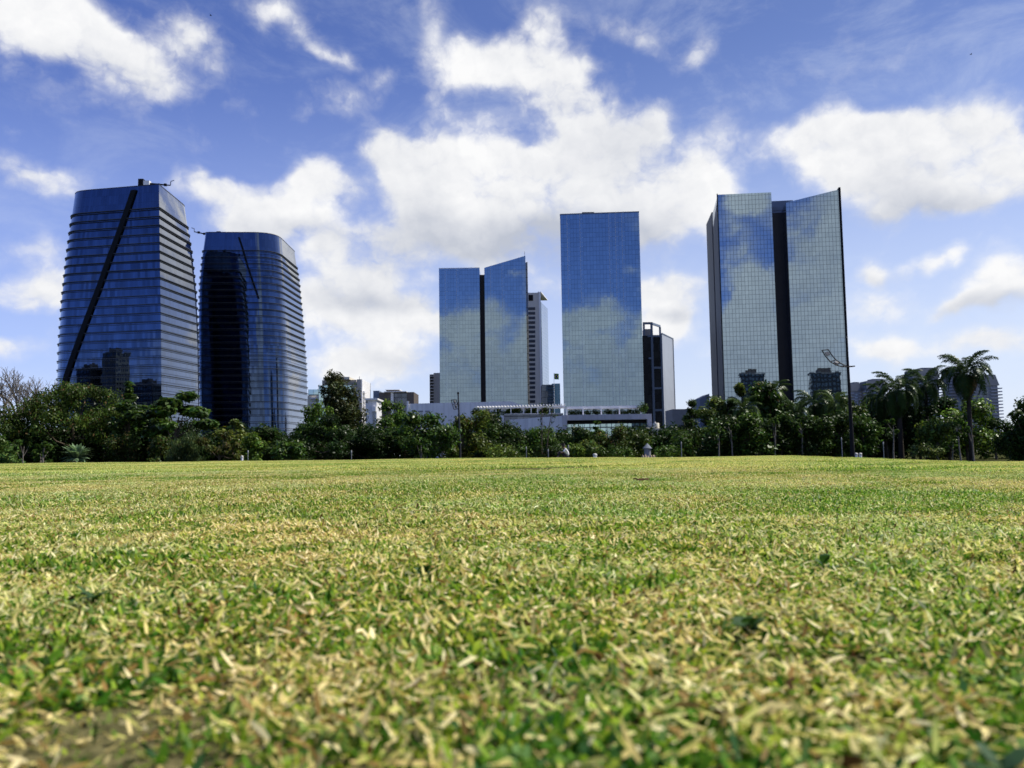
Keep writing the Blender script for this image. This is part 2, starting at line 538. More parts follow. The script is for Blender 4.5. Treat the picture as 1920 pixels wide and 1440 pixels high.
def np_mesh(name, verts, faces, cols, material):
    """Large mesh of same-size polygons from arrays; cols is one colour per vertex."""
    me = bpy.data.meshes.new(name)
    k = faces.shape[1]
    me.vertices.add(len(verts))
    me.vertices.foreach_set('co', np.ascontiguousarray(verts, np.float32).ravel())
    me.loops.add(faces.size)
    me.loops.foreach_set('vertex_index', np.ascontiguousarray(faces, np.int32).ravel())
    me.polygons.add(len(faces))
    me.polygons.foreach_set('loop_start', np.arange(0, faces.size, k, dtype=np.int32))
    me.update(calc_edges=True)
    if cols is not None:
        at_ = me.attributes.new('col', 'FLOAT_COLOR', 'POINT')
        c4 = np.ones((len(verts), 4), np.float32)
        c4[:, :3] = cols
        at_.data.foreach_set('color', c4.ravel())
    me.materials.append(material)
    return me

# ------------------------------------------------------------------ ground
CREST_Y = 55.0
_cx = np.array([-200, -33, -16, 0, 8, 17, 22, 25.5, 29.5, 33, 60, 200.])
_cz = np.array([0.10, 0.10, 0.03, 0.0, -0.12, -0.13, -0.36, -0.54, -0.72, -0.74, -0.8, -0.8])


def H(x, y):
    x = np.asarray(x, float)
    y = np.asarray(y, float)
    zc = np.interp(x * CREST_Y / np.clip(y, 1.0, CREST_Y), _cx, _cz)      # the lawn fans out into a low rise on the left and a dip on the right
    low = np.interp(x, [-200, 14, 24, 200], [-1.25, -1.22, -1.15, -1.15])
    s = np.clip(y / CREST_Y, 0, 1)
    t = np.clip((y - CREST_Y) / 22.0, 0, 1)
    t = t * t * (3 - 2 * t)
    z = zc * s * (1 - t) + low * t
    w = np.clip((y - 1.0) / 8.0, 0, 1) * np.clip((90 - y) / 30, 0, 1)
    z = z + w * (0.016 * np.sin(x * 0.55 + 1.3) * np.sin(y * 0.43 + 0.4) + 0.010 * np.sin(x * 1.3 - y * 0.7))
    return z


def hz(x, y):
    return float(H(x, y))


def build_ground():
    half = np.concatenate([np.arange(0, 6, 0.25), np.arange(6, 70, 1.0), np.geomspace(70, 6000, 28)])
    xs = np.concatenate([-half[:0:-1], half])
    ys = np.concatenate([-np.geomspace(3000, 4, 20), np.arange(-3, 12, 0.25), np.arange(12, 110, 1.0), np.geomspace(110, 9000, 32)])
    X, Y = np.meshgrid(xs, ys)
    Z = H(X, Y)
    V = np.stack([X.ravel(), Y.ravel(), Z.ravel()], 1)
    nx, ny = len(xs), len(ys)
    i = (np.arange(ny - 1)[:, None] * nx + np.arange(nx - 1)[None, :]).ravel()
    Fc = np.stack([i, i + 1, i + nx + 1, i + nx], 1)
    m, T = mat('lawn ground')
    P = T.n('ShaderNodeNewGeometry').outputs['Position']
    fine = T.noise(P, 60.0, 6, 0.7).outputs['Fac']
    mid = T.noise(P, 3.0, 5, 0.6).outputs['Fac']
    big = T.noise(P, 0.22, 5, 0.6).outputs['Fac']
    c1 = T.mix(T.step(fine, 0.35, 0.65), (0.05, 0.045, 0.02, 1), (0.20, 0.17, 0.08, 1))
    c2 = T.mix(T.step(fine, 0.35, 0.65), (0.04, 0.06, 0.015, 1), (0.13, 0.16, 0.05, 1))
    lawn = T.mix(T.step(T.m('MULTIPLY_ADD', big, 0.7, T.m('MULTIPLY', mid, 0.3)), 0.38, 0.62), c1, c2)
    shaded_soil = T.mix(T.step(mid, 0.3, 0.7), (0.025, 0.03, 0.012, 1), (0.06, 0.065, 0.025, 1))  # tree-belt soil with the shade under the trees put into its colour
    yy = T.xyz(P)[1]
    col = T.mix(T.step(T.m('MULTIPLY_ADD', mid, 6.0, yy), 61, 66), lawn, shaded_soil)
    b = T.n('ShaderNodeBsdfDiffuse')
    T.put(b.inputs[0], col)
    bump = T.n('ShaderNodeBump')
    bump.inputs['Strength'].default_value = 0.6
    bump.inputs['Distance'].default_value = 0.02
    T.put(bump.inputs['Height'], fine)
    T.put(b.inputs['Normal'], bump.outputs[0])
    finish(T, b.outputs[0])
    me = np_mesh('ground', V, Fc, None, m)
    for p in me.polygons:
        p.use_smooth = True
    tag(link_mesh('ground', me), 'open park lawn running from the camera to the trees', None, None, 'structure')


build_ground()
BASE = -1.3

# ------------------------------------------------------------------ curved office towers
def prof(rows, Y):
    """Silhouette pixels at one depth -> function giving x for a height."""
    P = sorted(((at(px, py, Y).z, at(px, py, Y).x) for px, py in rows))
    zs, xs = [p[0] for p in P], [p[1] for p in P]
    return lambda z: float(np.interp(z, zs, xs))


def rounded(poly, radii, n=7):
    out = []
    k = len(poly)
    for i in range(k):
        p, r = Vector(poly[i]), radii[i]
        if r <= 0:
            out.append(p)
            continue
        a, b = Vector(poly[i - 1]) - p, Vector(poly[(i + 1) % k]) - p
        a, b = p + a.normalized() * min(r, a.length * .48), p + b.normalized() * min(r, b.length * .48)
        for j in range(n + 1):
            t = j / n
            out.append(a * (1 - t) ** 2 + p * 2 * t * (1 - t) + b * t * t)
    return out


def offset(poly, d):
    k, out = len(poly), []
    for i in range(k):
        a = (poly[i] - poly[i - 1])
        b = (poly[(i + 1) % k] - poly[i])
        na, nb = Vector((a.y, -a.x)), Vector((b.y, -b.x))
        if na.length < 1e-6:
            na = nb
        if nb.length < 1e-6:
            nb = na
        na.normalize()
        nb.normalize()
        m_ = (na + nb)
        m_ = m_ / max(m_.length_squared, 0.4) * 2
        out.append(poly[i] + m_ * d)
    return out


def loft(mb, plan, zs):
    """Walls through plan(z) polygons; UV is the girth in metres and the height."""
    rings = [plan(z) for z in zs]
    k = len(rings[0])
    base = rings[0]
    cum = [0.0]
    for i in range(k):
        cum.append(cum[-1] + (base[(i + 1) % k] - base[i]).length)
    n0 = len(mb.v)
    for r, z in zip(rings, zs):
        mb.v += [(p.x, p.y, z) for p in r]
    for j in range(len(zs) - 1):
        for i in range(k):
            i2 = (i + 1) % k
            a = n0 + j * k
            mb.f.append((a + i, a + i2, a + k + i2, a + k + i))
            mb.uv.append(((cum[i], zs[j]), (cum[i + 1], zs[j]), (cum[i + 1], zs[j + 1]), (cum[i], zs[j + 1])))
    return n0, k


def cap(mb, poly, z):
    mb.face([(p.x, p.y, z) for p in poly])


def ring(mb, plan, z, th, out, inn=0.3):
    a, b = offset(plan(z), out), offset(plan(z), -inn)
    k = len(a)
    for i in range(k):
        j = (i + 1) % k
        P = lambda q, h: (q.x, q.y, z + h)
        mb.face((P(a[i], 0), P(a[j], 0), P(a[j], th), P(a[i], th)))
        mb.face((P(a[i], th), P(a[j], th), P(b[j], th), P(b[i], th)))
        mb.face((P(b[i], 0), P(b[j], 0), P(a[j], 0), P(a[i], 0)))


def curved_tower(name, label, plan, ztop, zcrown, floor_h, nfl, crown_uv=True):
    c = plan(0)
    cx, cy = sum(p.x for p in c) / len(c), sum(p.y for p in c) / len(c)
    t = thing(name, label, 'tower', (cx, cy, BASE))
    zs = [BASE] + [zcrown - floor_h * k for k in range(nfl, -1, -1) if zcrown - floor_h * k > BASE + 1]
    w = MB()
    loft(w, plan, zs)
    w.build('glass_wall', M['glass_navy'], t, 25)
    cr = MB()
    loft(cr, plan, [zcrown + (ztop - zcrown) * k / 3 for k in range(4)])
    cr.build('glass_crown', M['glass_navy_tall'], t, 25)
    rf = MB()
    cap(rf, offset(plan(ztop), -0.6), ztop - 1.2)
    rf.build('roof', M['roofgrey'], t)
    cp = MB()
    ring(cp, plan, ztop, 0.35, 0.12, 0.7)
    cp.build('coping', M['dark_metal'], t)
    for k in range(nfl + 1):
        z = zcrown - floor_h * k
        if z < 3:
            continue
        b = MB()
        ring(b, plan, z - 0.22, 0.28, 0.75)
        ring(b, plan, z - 1.0, 0.13, 0.50)
        b.build('floor_ledge', M['ledge'], t)
    return t


def face_point(px, py, plan_edge):
    """Where the pixel's ray meets the slightly curved face between two plan edges (functions of z)."""
    d, z = pix_dir(px, py), 60.0
    for _ in range(12):
        (ax, ay), (bx, by) = plan_edge(z)
        nx, ny = by - ay, -(bx - ax)
        t = (ax * nx + ay * ny) / (d.x * nx + d.y * ny)
        z = CAMZ + d.z * t
    ln = math.hypot(nx, ny)
    return Vector((d.x * t, d.y * t, z)), Vector((nx / ln, ny / ln, 0))


def seam(parent, pts, edge, half, proud, material=None):
    P = []
    for px, py in pts:
        p, n = face_point(px, py, edge)
        if n.y > 0:
            n = -n
        P.append((p, n))
    mb = MB()
    side = lambda n: Vector((-n.y, n.x, 0))
    for (p, n), (q, n2) in zip(P, P[1:]):
        s, s2 = side(n), side(n2)
        mb.hexa([p - s * half - n * .3, p + s * half - n * .3, p + s * half + n * proud, p - s * half + n * proud,
                 q - s2 * half - n2 * .3, q + s2 * half - n2 * .3, q + s2 * half + n2 * proud, q - s2 * half + n2 * proud])
    mb.build('diagonal_fin', material or M['seam'], parent)


def roof_crane(parent_loc, pts, post, label, mirror):
    """Window-cleaning crane on a tower roof: post, slewing housing, counterweight, jointed boom and hook arm."""
    base = post
    t = thing('roof_crane', label, 'crane', base)
    MB().tube([base, base + Vector((0, 0, pts['h']))], 0.75, 10).build('post', M['dark_metal'], t)
    hub = base + Vector((0, 0, pts['h']))
    s = mirror
    m = MB()
    m.box(hub.x - 1.6, hub.x + 1.6, hub.y - 1.3, hub.y + 1.3, hub.z - .2, hub.z + 2.2)
    m.build('housing', M['white_paint'] if pts.get('pale') else M['dark_metal'], t)
    w = MB()
    w.box(min(hub.x - s * 1.7, hub.x - s * 4.4), max(hub.x - s * 1.7, hub.x - s * 4.4), hub.y - 1.4, hub.y + 1.4, hub.z - 0.9, hub.z + 3.2)
    w.build('counterweight', M['black'], t)
    b = MB()
    tip = hub + Vector((s * pts['len'], -1.0, pts['rise']))
    b.tube([hub + Vector((s * 1.4, 0, .8)), tip], [.55, .30], 6)
    for f_ in (.22, .5, .78):
        q = hub.lerp(tip, f_) + Vector((0, 0, .5))
        b.box(q.x - .7, q.x + .7, q.y - .5, q.y + .5, q.z - .9, q.z + .4)
    b.build('boom', M['black'], t)
    h = MB()
    h.tube([tip, tip + Vector((s * .2, 0, 2.2)), tip + Vector((s * 2.0, 0, 2.7))], .22, 6)
    h.build('hook_arm', M['black'], t)


# first curved tower (nearest the left edge of the photograph)
YL1, YF1, YR1 = 446.0, 436.0, 479.0
t1L = prof([(129, 358), (119, 420), (109, 490), (101, 560), (95, 640), (92, 720), (92, 800)], YL1)
t1F = prof([(298, 345), (300, 500), (302, 640), (303, 800)], YF1)
t1R = prof([(351, 386), (357, 425), (367, 480), (375, 550), (380, 640), (382, 800)], YR1)
T1_TOP = at(298, 346, YF1).z
T1_CROWN = at(298, 389, YF1).z


def plan1(z):
    L, Fp, Rr = Vector((t1L(z), YL1)), Vector((t1F(z), YF1)), Vector((t1R(z), YR1))
    return rounded([L, Fp, Rr, L + Rr - Fp], [11, 0, 7, 7])


tower1 = curved_tower('curved_glass_tower', 'tall dark blue barrel-shaped glass tower crossed by a wide black diagonal fin', plan1, T1_TOP, T1_CROWN, 4.62, 28)
edge1 = lambda z: ((t1L(z), YL1), (t1F(z), YF1))
seam(tower1, [(252, 357), (243, 384), (226, 432), (207, 482), (188, 536), (168, 588), (150, 636), (137, 672), (126, 705), (119, 735)], edge1, 1.5, 0.95)

YL2, YF2, YR2 = 533.0, 536.0, 591.0
t2L = prof([(382, 440), (376, 480), (371, 530), (369, 600), (369, 700), (371, 800)], YL2)
t2F = prof([(516, 439), (522, 560), (527, 700), (529, 800)], YF2)
t2R = prof([(555, 479), (564, 530), (572, 610), (578, 690), (581, 800)], YR2)
T2_TOP = at(460, 440, 540).z
T2_CROWN = at(460, 473, 540).z


def plan2(z):
    L, Fp, Rr = Vector((t2L(z), YL2)), Vector((t2F(z), YF2)), Vector((t2R(z), YR2))
    return rounded([L, Fp, Rr, L + Rr - Fp], [4, 15, 5, 7], 11)


tower2 = curved_tower('curved_glass_tower', 'shorter dark blue glass tower with a broadly rounded front corner and a thin diagonal line', plan2, T2_TOP, T2_CROWN, 4.2, 30)
edge2 = lambda z: ((t2L(z), YL2), (t2F(z), YF2))
seam(tower2, [(448, 445), (455, 466), (464, 498), (474, 528), (485, 560)], edge2, 0.6, 0.5)

p_ = at(276, 346, 452)
roof_crane(None, dict(h=6.2, len=13, rise=-0.6, pale=True), Vector((p_.x, 452, T1_TOP - 1.2)), 'small roof crane with a pale housing on the taller curved tower', 1)
p_ = at(402, 440, 558)
roof_crane(None, dict(h=5.0, len=13, rise=3.2), Vector((p_.x, 558, T2_TOP - 1.2)), 'dark roof crane with a long raised boom on the shorter curved tower', -1)


# ------------------------------------------------------------------ flat mirror-glass towers
def rot_rect(x0, y0, w, d, ang):
    """Plan corners starting at the front left, turned by ang (positive: right end comes forward)."""
    e1, e2 = Vector((math.cos(ang), -math.sin(ang))), Vector((math.sin(ang), math.cos(ang)))
    o = Vector((x0, y0))
    return o, e1, e2


def block(mb, o, e1, e2, a0, a1, b0, b1, z0, tops):
    P = [o + e1 * a0 + e2 * b0, o + e1 * a1 + e2 * b0, o + e1 * a1 + e2 * b1, o + e1 * a0 + e2 * b1]
    if not hasattr(tops, '__len__'):
        tops = [tops] * 4
    c = [(p.x, p.y, z0) for p in P] + [(p.x, p.y, h) for p, h in zip(P, tops)]
    mb.hexa(c)
    return mb


# plain rectangular tower
A, B = at(1050, 403, 322), at(1198, 399, 320)
o, e1, e2 = rot_rect(A.x, A.y, 0, 0, R(3.9))
W = (Vector((B.x, B.y)) - o).length
t = thing('rectangular_glass_tower', 'plain rectangular blue mirror-glass tower with a flat roof and a small rooftop box', 'tower', (o.x, o.y, BASE))
block(MB(), o, e1, e2, 0, W, 0, 24, BASE, A.z).build('glass_wall', M['glass_blue'], t)
block(MB(), o, e1, e2, -.06, W + .06, -.06, 24.06, A.z + .003, A.z + .4).build('coping', M['slate'], t)
q = at(1091, 397, 328)
mb = MB()
mb.box(q.x, q.x + 4.7, 327, 333, A.z + .4, A.z + 2.4)
mb.build('plant_room', M['dark_metal'], t)

# twin-slab tower with one raked roof
YM = 360.0
l0, l1, r0, r1 = at(823, 504, YM), at(899, 502, YM), at(908, 502, YM), at(985, 479.5, YM)
t = thing('split_glass_tower', 'blue mirror-glass tower split by a dark slot with its right half rising to a point', 'tower', (l0.x, YM, BASE))
MB().quadbox([(l0.x, YM), (l1.x, YM), (l1.x, YM + 16), (l0.x, YM + 16)], BASE, [l0.z] * 4).build('left_slab', M['glass_blue_b'], t)
MB().quadbox([(r0.x, YM), (r1.x, YM), (r1.x, YM + 12), (r0.x, YM + 12)], BASE, [r0.z, r1.z, r1.z, r0.z]).build('right_slab', M['glass_blue_b'], t)
MB().quadbox([(l1.x + .01, YM + 4), (r0.x - .01, YM + 4), (r0.x - .01, YM + 15), (l1.x + .01, YM + 15)], BASE, [l1.z - 2.2] * 4).build('slot', M['slot'], t)
s_ = at(989, 492, YM + 13)
MB().quadbox([(r0.x + 2, YM + 12.1), (s_.x, YM + 12.1), (s_.x, YM + 22), (r0.x + 2, YM + 22)], BASE, [r0.z, s_.z, s_.z, r0.z]).build('rear_slab', M['glass_grey'], t)
mb = MB()
mb.box(l0.x - .05, l1.x + .05, YM - .06, YM + .4, l0.z + .003, l0.z + .3)
mb.build('coping', M['white_paint'], t)
MB().tube([(r1.x - .3, YM + .6, r1.z - .5), (r1.x - .3, YM + .6, r1.z + 2.0)], .07, 6).build('lightning_rod', M['dark_metal'], t)

# right-hand silver tower: two front slabs, recessed dark core, slotted left side
YA, YB = 250.0, 246.0
A, A2, B1, B = at(1345.5, 365, YA), at(1446, 360.5, 248.2), at(1473, 380, 247.8), at(1572, 355.5, YB)
o = Vector((A.x, YA))
e1 = (Vector((B.x, YB)) - o).normalized()
e2 = Vector((-e1.y, e1.x))
pr = lambda P: (Vector((P.x, P.y)) - o).dot(e1)
wA, wB1, wB = pr(A2), pr(B1), pr(B)
D2 = 33.0
t = thing('silver_glass_tower', 'broad silver mirror-glass tower with a black vertical recess between two front slabs', 'tower', (o.x, o.y, BASE))
zt = A.z
block(MB(), o, e1, e2, 0, wA, 0, 13.5, BASE, [zt, A2.z, A2.z - 1, zt - 2]).build('left_slab', M['glass_silver'], t)
block(MB(), o, e1, e2, wB1, wB, 0, 13.5, BASE, [B1.z, B.z, B.z - .5, B1.z - 1.5]).build('right_slab', M['glass_silver'], t)
zc = at(1460, 399, 253).z
block(MB(), o, e1, e2, wA + .01, wB1 - .01, 5, 30, BASE, zc).build('recessed_core', M['slot'], t)
mb = MB()
block(mb, o, e1, e2, wA + .02, wB1 + 5, 13.6, 16, zc + .5, at(1460, 378, 262).z)
mb.build('roof_bridge', M['slate'], t)
block(MB(), o, e1, e2, wA + .02, wB1 - .02, 7, 7.6, zc + 1.2, zc + 2.4).build('crossbeam', M['slate'], t)
block(MB(), o, e1, e2, 3.2, wB - 1, 13.6, 17.5, BASE, zt - 7).build('side_slot', M['black'], t)
zs_ = at(1331, 399, 268).z
ze_ = at(1318.5, 420, 282).z
block(MB(), o, e1, e2, 0.2, wB - .5, 17.6, D2, BASE, [zs_, zs_, ze_, ze_]).build('rear_slab', M['graphite'], t)
sd0 = MB()
block(sd0, o, e1, e2, -.012, .6, 0.25, 13.3, BASE, [zt - .5, zt - .5, zt - 6.5, zt - 6.5])
sd0.build('side_facing', M['graphite'], t)
block(MB(), o, e1, e2, wB + .005, wB + .55, -.35, 13, BASE, [B.z + .6, B.z + .6, B.z - .3, B.z - .3]).build('edge_fin', M['black'], t)
block(MB(), o, e1, e2, -.25, -.015, -.2, .24, BASE, zt + .3).build('edge_fin', M['black'], t)

# slim beige tower behind the split tower
Yb = 480.0
a, b = at(989.5, 549, Yb), at(1010, 549, Yb)
wz = a.z
t = thing('slim_office_tower', 'slim beige tower with stacked dark windows, a sunlit corner edge and an open roof frame', 'tower', (a.x, Yb, BASE))
zb_ = at(1000, 566, Yb).z
MB().box(a.x - 6, b.x, Yb, Yb + 24, BASE, zb_).build('wall', M['pale_beige'], t)
mb = MB()
mb.box(a.x - 6, b.x, Yb, Yb + 1.0, zb_ + .01, wz)
mb.box(b.x - .9, b.x, Yb + 1.01, Yb + 23, wz - 2.0, wz)
mb.box(a.x - 6, b.x - .91, Yb + 22, Yb + 23, zb_ + .01, wz)
mb.build('roof_frame', M['pale_beige'], t)
MB().box(a.x + .4, a.x + 3.0, Yb - .05, Yb + .2, zb_ + .6, wz - 1.2).build('louvre', M['black'], t)
for k in range(21):
    py = 576 + k * 8.7
    c0, c1 = at(990.5, py + 5.6, Yb), at(1001.5, py, Yb)
    MB().box(c0.x - .6, c1.x + .6, Yb - .12, Yb + .1, c0.z, c1.z).build('window', M['punch'], t)
MB().box(b.x + .003, b.x + 1.1, Yb - .4, Yb + 1.2, BASE, wz + .2).build('sunlit_corner', M['white_paint'], t)  # sunlit edge beside the shaded front, its brightness painted in as white
c = at(1026.5, 562, Yb + 24)
MB().hexa([(b.x + .01, Yb + 1.3, BASE), (b.x + 1.4, Yb + 1.3, BASE), (c.x, Yb + 24, BASE), (b.x + .01, Yb + 24, BASE),
           (b.x + .01, Yb + 1.3, zb_), (b.x + 1.4, Yb + 1.3, zb_), (c.x, Yb + 24, zb_), (b.x + .01, Yb + 24, zb_)]).build('glass_wall', M['glass_blue_b'], t)
MB().hexa([(b.x - .5, Yb - .2, wz + .003), (b.x + 1.5, Yb - .2, wz + .003), (c.x + .2, Yb + 25, wz + .003), (b.x - .5, Yb + 25, wz + .003),
           (b.x - .5, Yb - .2, wz + .5), (b.x + 1.5, Yb - .2, wz + .5), (c.x + .2, Yb + 25, wz + .5), (b.x - .5, Yb + 25, wz + .5)]).build('roof_canopy', M['white_paint'], t)

# dark framed tower right of the rectangular one
Yd = 372.0
a, b = at(1206, 626, Yd), at(1241, 626, Yd)
c = at(1262, 635.5, Yd + 18)
t = thing('framed_tower', 'dark narrow tower in a slate frame with open top and silver flank', 'tower', (a.x, Yd, BASE))
MB().box(a.x - 3, b.x - .1, Yd + 1.2, Yd + 17, BASE, b.z - .6).build('dark_wall', M['glass_dark'], t)
MB().hexa([(b.x, Yd, BASE), (b.x + .05, Yd, BASE), (c.x, Yd + 18, BASE), (b.x, Yd + 18, BASE),
           (b.x, Yd, b.z), (b.x + .05, Yd, b.z), (c.x, Yd + 18, b.z), (b.x, Yd + 18, b.z)]).build('pale_flank', M['silver_panel'], t)
mb = MB()
mb.hexa([(b.x - .1, Yd - .1, b.z + .003), (b.x + .25, Yd - .1, b.z + .003), (c.x + .2, Yd + 18, b.z + .003), (b.x - .1, Yd + 18, b.z + .003),
         (b.x - .1, Yd - .1, b.z + .4), (b.x + .25, Yd - .1, b.z + .4), (c.x + .2, Yd + 18, b.z + .4), (b.x - .1, Yd + 18, b.z + .4)])
mb.hexa([(c.x - .25, Yd + 17.5, BASE), (c.x + .1, Yd + 17.5, BASE), (c.x + .1, Yd + 18.1, BASE), (c.x - .25, Yd + 18.1, BASE),
         (c.x - .25, Yd + 17.5, b.z), (c.x + .1, Yd + 17.5, b.z), (c.x + .1, Yd + 18.1, b.z), (c.x - .25, Yd + 18.1, b.z)])
mb.build('flank_trim', M['slate'], t)
xm = at(1222.5, 640, Yd).x
zt2 = at(1222, 604, Yd).z
for x0, x1, top in ((xm - .4, xm + .5, zt2 - .02), (b.x - .75, b.x - .003, b.z - .02)):
    MB().box(x0, x1, Yd - .02, Yd + 1.1, BASE, top).build('column', M['slate'], t)
for py, xa, xb in ((630, xm - 1.8, b.x), (689.5, xm + .3, b.x - .7), (728, xm + .3, b.x - .7), (769, xm + .3, b.x - .7), (671.5, xm - 1.6, xm)):
    z = at(1225, py, Yd).z
    MB().box(xa, xb - .02, Yd + .03, Yd + .95, z - .45, z + .45).build('crossbeam', M['slate'], t)
mb = MB()
xl = at(1207.5, 610, Yd).x
xr = at(1237.5, 610, Yd + 9).x
for (x, y) in ((xl, Yd + .2), (xl, Yd + 9), (xr, Yd + 9)):
    mb.box(x - .4, x + .4, y, y + .8, b.z - .55, zt2 - .9)
mb.box(xl - .4, xm + .5, Yd + .15, Yd + .95, zt2 - .88, zt2 + .05)
mb.hexa([(xm - .3, Yd + .96, zt2 - .88), (xm + .5, Yd + .96, zt2 - .88), (xr + .4, Yd + 9.8, zt2 - .88), (xr - .4, Yd + 9.8, zt2 - .88),
         (xm - .3, Yd + .96, zt2 + .05), (xm + .5, Yd + .96, zt2 + .05), (xr + .4, Yd + 9.8, zt2 + .05), (xr - .4, Yd + 9.8, zt2 + .05)])
mb.build('open_roof_frame', M['slate'], t)
MB().box(xl + .5, xl + 3.4, Yd + 3, Yd + 8, b.z - .55, zt2 - 2.6).build('lift_housing', M['beige'], t)

# ------------------------------------------------------------------ low white podium, pergola and terrace
Yp = 235.0
a, m1, b, e = at(764, 757, Yp), at(958, 752.5, Yp), at(972, 758, Yp), at(1004, 768, Yp)
t = thing('podium_wall', 'long low white wall running under the split tower behind the trees', 'wall', (a.x, Yp, BASE))
mb = MB()
mb.quadbox([(a.x, Yp), (m1.x, Yp), (m1.x, Yp + 14), (a.x, Yp + 14)], BASE, [a.z, m1.z, m1.z, a.z])
mb.build('wall', M['white'], t)
MB().quadbox([(m1.x + .003, Yp), (e.x, Yp), (e.x, Yp + 14), (m1.x + .003, Yp + 14)], BASE, [m1.z, e.z, e.z, m1.z]).build('sloping_end', M['white'], t)
MB().box(a.x - .2, a.x + .35, Yp - .25, Yp - .01, BASE, a.z + .7).build('end_pier', M['white_paint'], t)
for k, px in enumerate((784, 797)):
    c0, c1 = at(px, 773, Yp), at(px + 9, 770, Yp)
    MB().box(c0.x, c1.x, Yp - .03, Yp + .1, c0.z, c1.z).build('wall_vent', M['grey'], t)

Yc = 206.0
t = thing('curved_terrace_wall', 'white lower terrace wall ending in a square pier right of centre', 'wall', (at(1000, 800, Yc).x, Yc, BASE))
mb = MB()
rows = [(925, 788, Yc + 8), (960, 786.5, Yc + 4.5), (990, 784.5, Yc + 2.2), (1020, 782, Yc + .8), (1054, 779.5, Yc)]
P = [at(px, py, Y) for px, py, Y in rows]
for p, q in zip(P, P[1:]):
    mb.hexa([(p.x, p.y, BASE), (q.x, q.y, BASE), (q.x, q.y + 1, BASE), (p.x, p.y + 1, BASE), (p.x, p.y, p.z), (q.x, q.y, q.z), (q.x, q.y + 1, q.z), (p.x, p.y + 1, p.z)])
mb.build('wall', M['white'], t)
q = P[-1]
MB().box(q.x + .003, q.x + 1.15, Yc - .3, Yc + 1.2, BASE, q.z + .15).build('pier', M['concrete'], t)

t = thing('concrete_pavilion', 'grey concrete portal frame over a recessed strip of teal glass below the rectangular tower', 'building', (at(1060, 800, Yc).x, Yc, BASE))
fz0, fz1 = at(1140, 787, Yc).z, at(1140, 777, Yc).z
x0, x1 = at(1061.5, 780, Yc).x, at(1222, 780, Yc).x
MB().box(x0, x1, Yc, Yc + 9, fz0, fz1).build('lintel', M['concrete'], t)
MB().box(at(1214, 790, Yc).x, x1, Yc + .003, Yc + 9, BASE, fz0 - .003).build('column', M['concrete'], t)
xg = at(1214, 790, Yc).x - .01
MB().box(x0 + .02, xg, Yc + 2.0, Yc + 2.3, BASE, fz0 - .9).build('glass_front', M['glass_teal'], t)
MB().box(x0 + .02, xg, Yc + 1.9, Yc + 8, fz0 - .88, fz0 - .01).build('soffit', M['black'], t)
for k in range(15):
    x = x0 + .5 + (xg - x0 - 1) * k / 14
    MB().box(x - .06, x + .06, Yc + 1.85, Yc + 1.99, BASE, fz0 - .9).build('mullion', M['slate'], t)

Yg = 212.0
t = thing('pergola', 'white slatted pergola on thin posts above the terrace planting', 'pergola', (at(975, 780, Yg).x, Yg, at(975, 784, Yg).z))
zt_ = at(975, 759, Yg).z
xa, xb = at(893, 770, Yg).x, at(1060, 770, Yg).x
dz = lambda x: (x - xa) / (xb - xa) * 0.25
zfl = at(975, 785, Yg).z
for y in (Yg, Yg + 6.4):
    MB().hexa([(xa, y, zt_ - .9), (xb, y, zt_ - .7), (xb, y + .2, zt_ - .7), (xa, y + .2, zt_ - .9),
               (xa, y, zt_ - .55), (xb, y, zt_ - .3), (xb, y + .2, zt_ - .3), (xa, y + .2, zt_ - .55)]).build('beam', M['white_paint'], t)
for k in range(30):
    x = xa + .2 + (xb - xa - .4) * k / 29
    z = zt_ - .5 + dz(x)
    MB().hexa([(x - .12, Yg - .5, z), (x + .12, Yg - .5, z), (x + .62, Yg + 7, z), (x + .38, Yg + 7, z),
               (x - .12, Yg - .5, z + .35), (x + .12, Yg - .5, z + .35), (x + .62, Yg + 7, z + .35), (x + .38, Yg + 7, z + .35)]).build('slat', M['white_paint'], t)
for px in (905, 930, 958, 982, 996, 1008, 1031, 1059):
    x = at(px, 770, Yg).x
    MB().box(x - .11, x + .11, Yg + .22, Yg + .42, zfl - 1, zt_ - .45).build('post', M['white_paint'], t)

t = thing('terrace_canopy', 'thin white canopy on short posts over the planted strip of the concrete pavilion', 'canopy', (at(1130, 770, Yc).x, Yc + 3, fz1))
zc_ = at(1130, 763.5, Yc + 3).z
xa2, xb2 = at(1063, 765, Yc + 3).x, at(1203, 765, Yc + 3).x
MB().box(xa2, xb2, Yc + 3, Yc + 7, zc_ - .35, zc_ + .3).build('roof_slab', M['white_paint'], t)
for px in (1062.5, 1093, 1127, 1161, 1201):
    x = at(px, 770, Yc + 3).x
    MB().box(x - .14, x + .14, Yc + 2.4, Yc + 2.9, fz1 - .02, zc_ - .1).build('post', M['white_paint'], t)

t = thing('terrace_railing', 'glass balustrade in front of the pergola on the white terrace wall', 'railing', (at(1000, 785, Yc + 3).x, Yc + 4, at(1000, 783, Yc).z))
a, b = at(945, 783, Yc + 5), at(1056, 779, Yc + 5)
MB().box(a.x, b.x, Yc + 5, Yc + 5.08, b.z - 1.2, b.z + .5).build('glass_panel', M['glass_dark'], t)
MB().box(a.x, b.x, Yc + 4.95, Yc + 5.1, b.z + .503, b.z + .6).build('handrail', M['white_paint'], t)

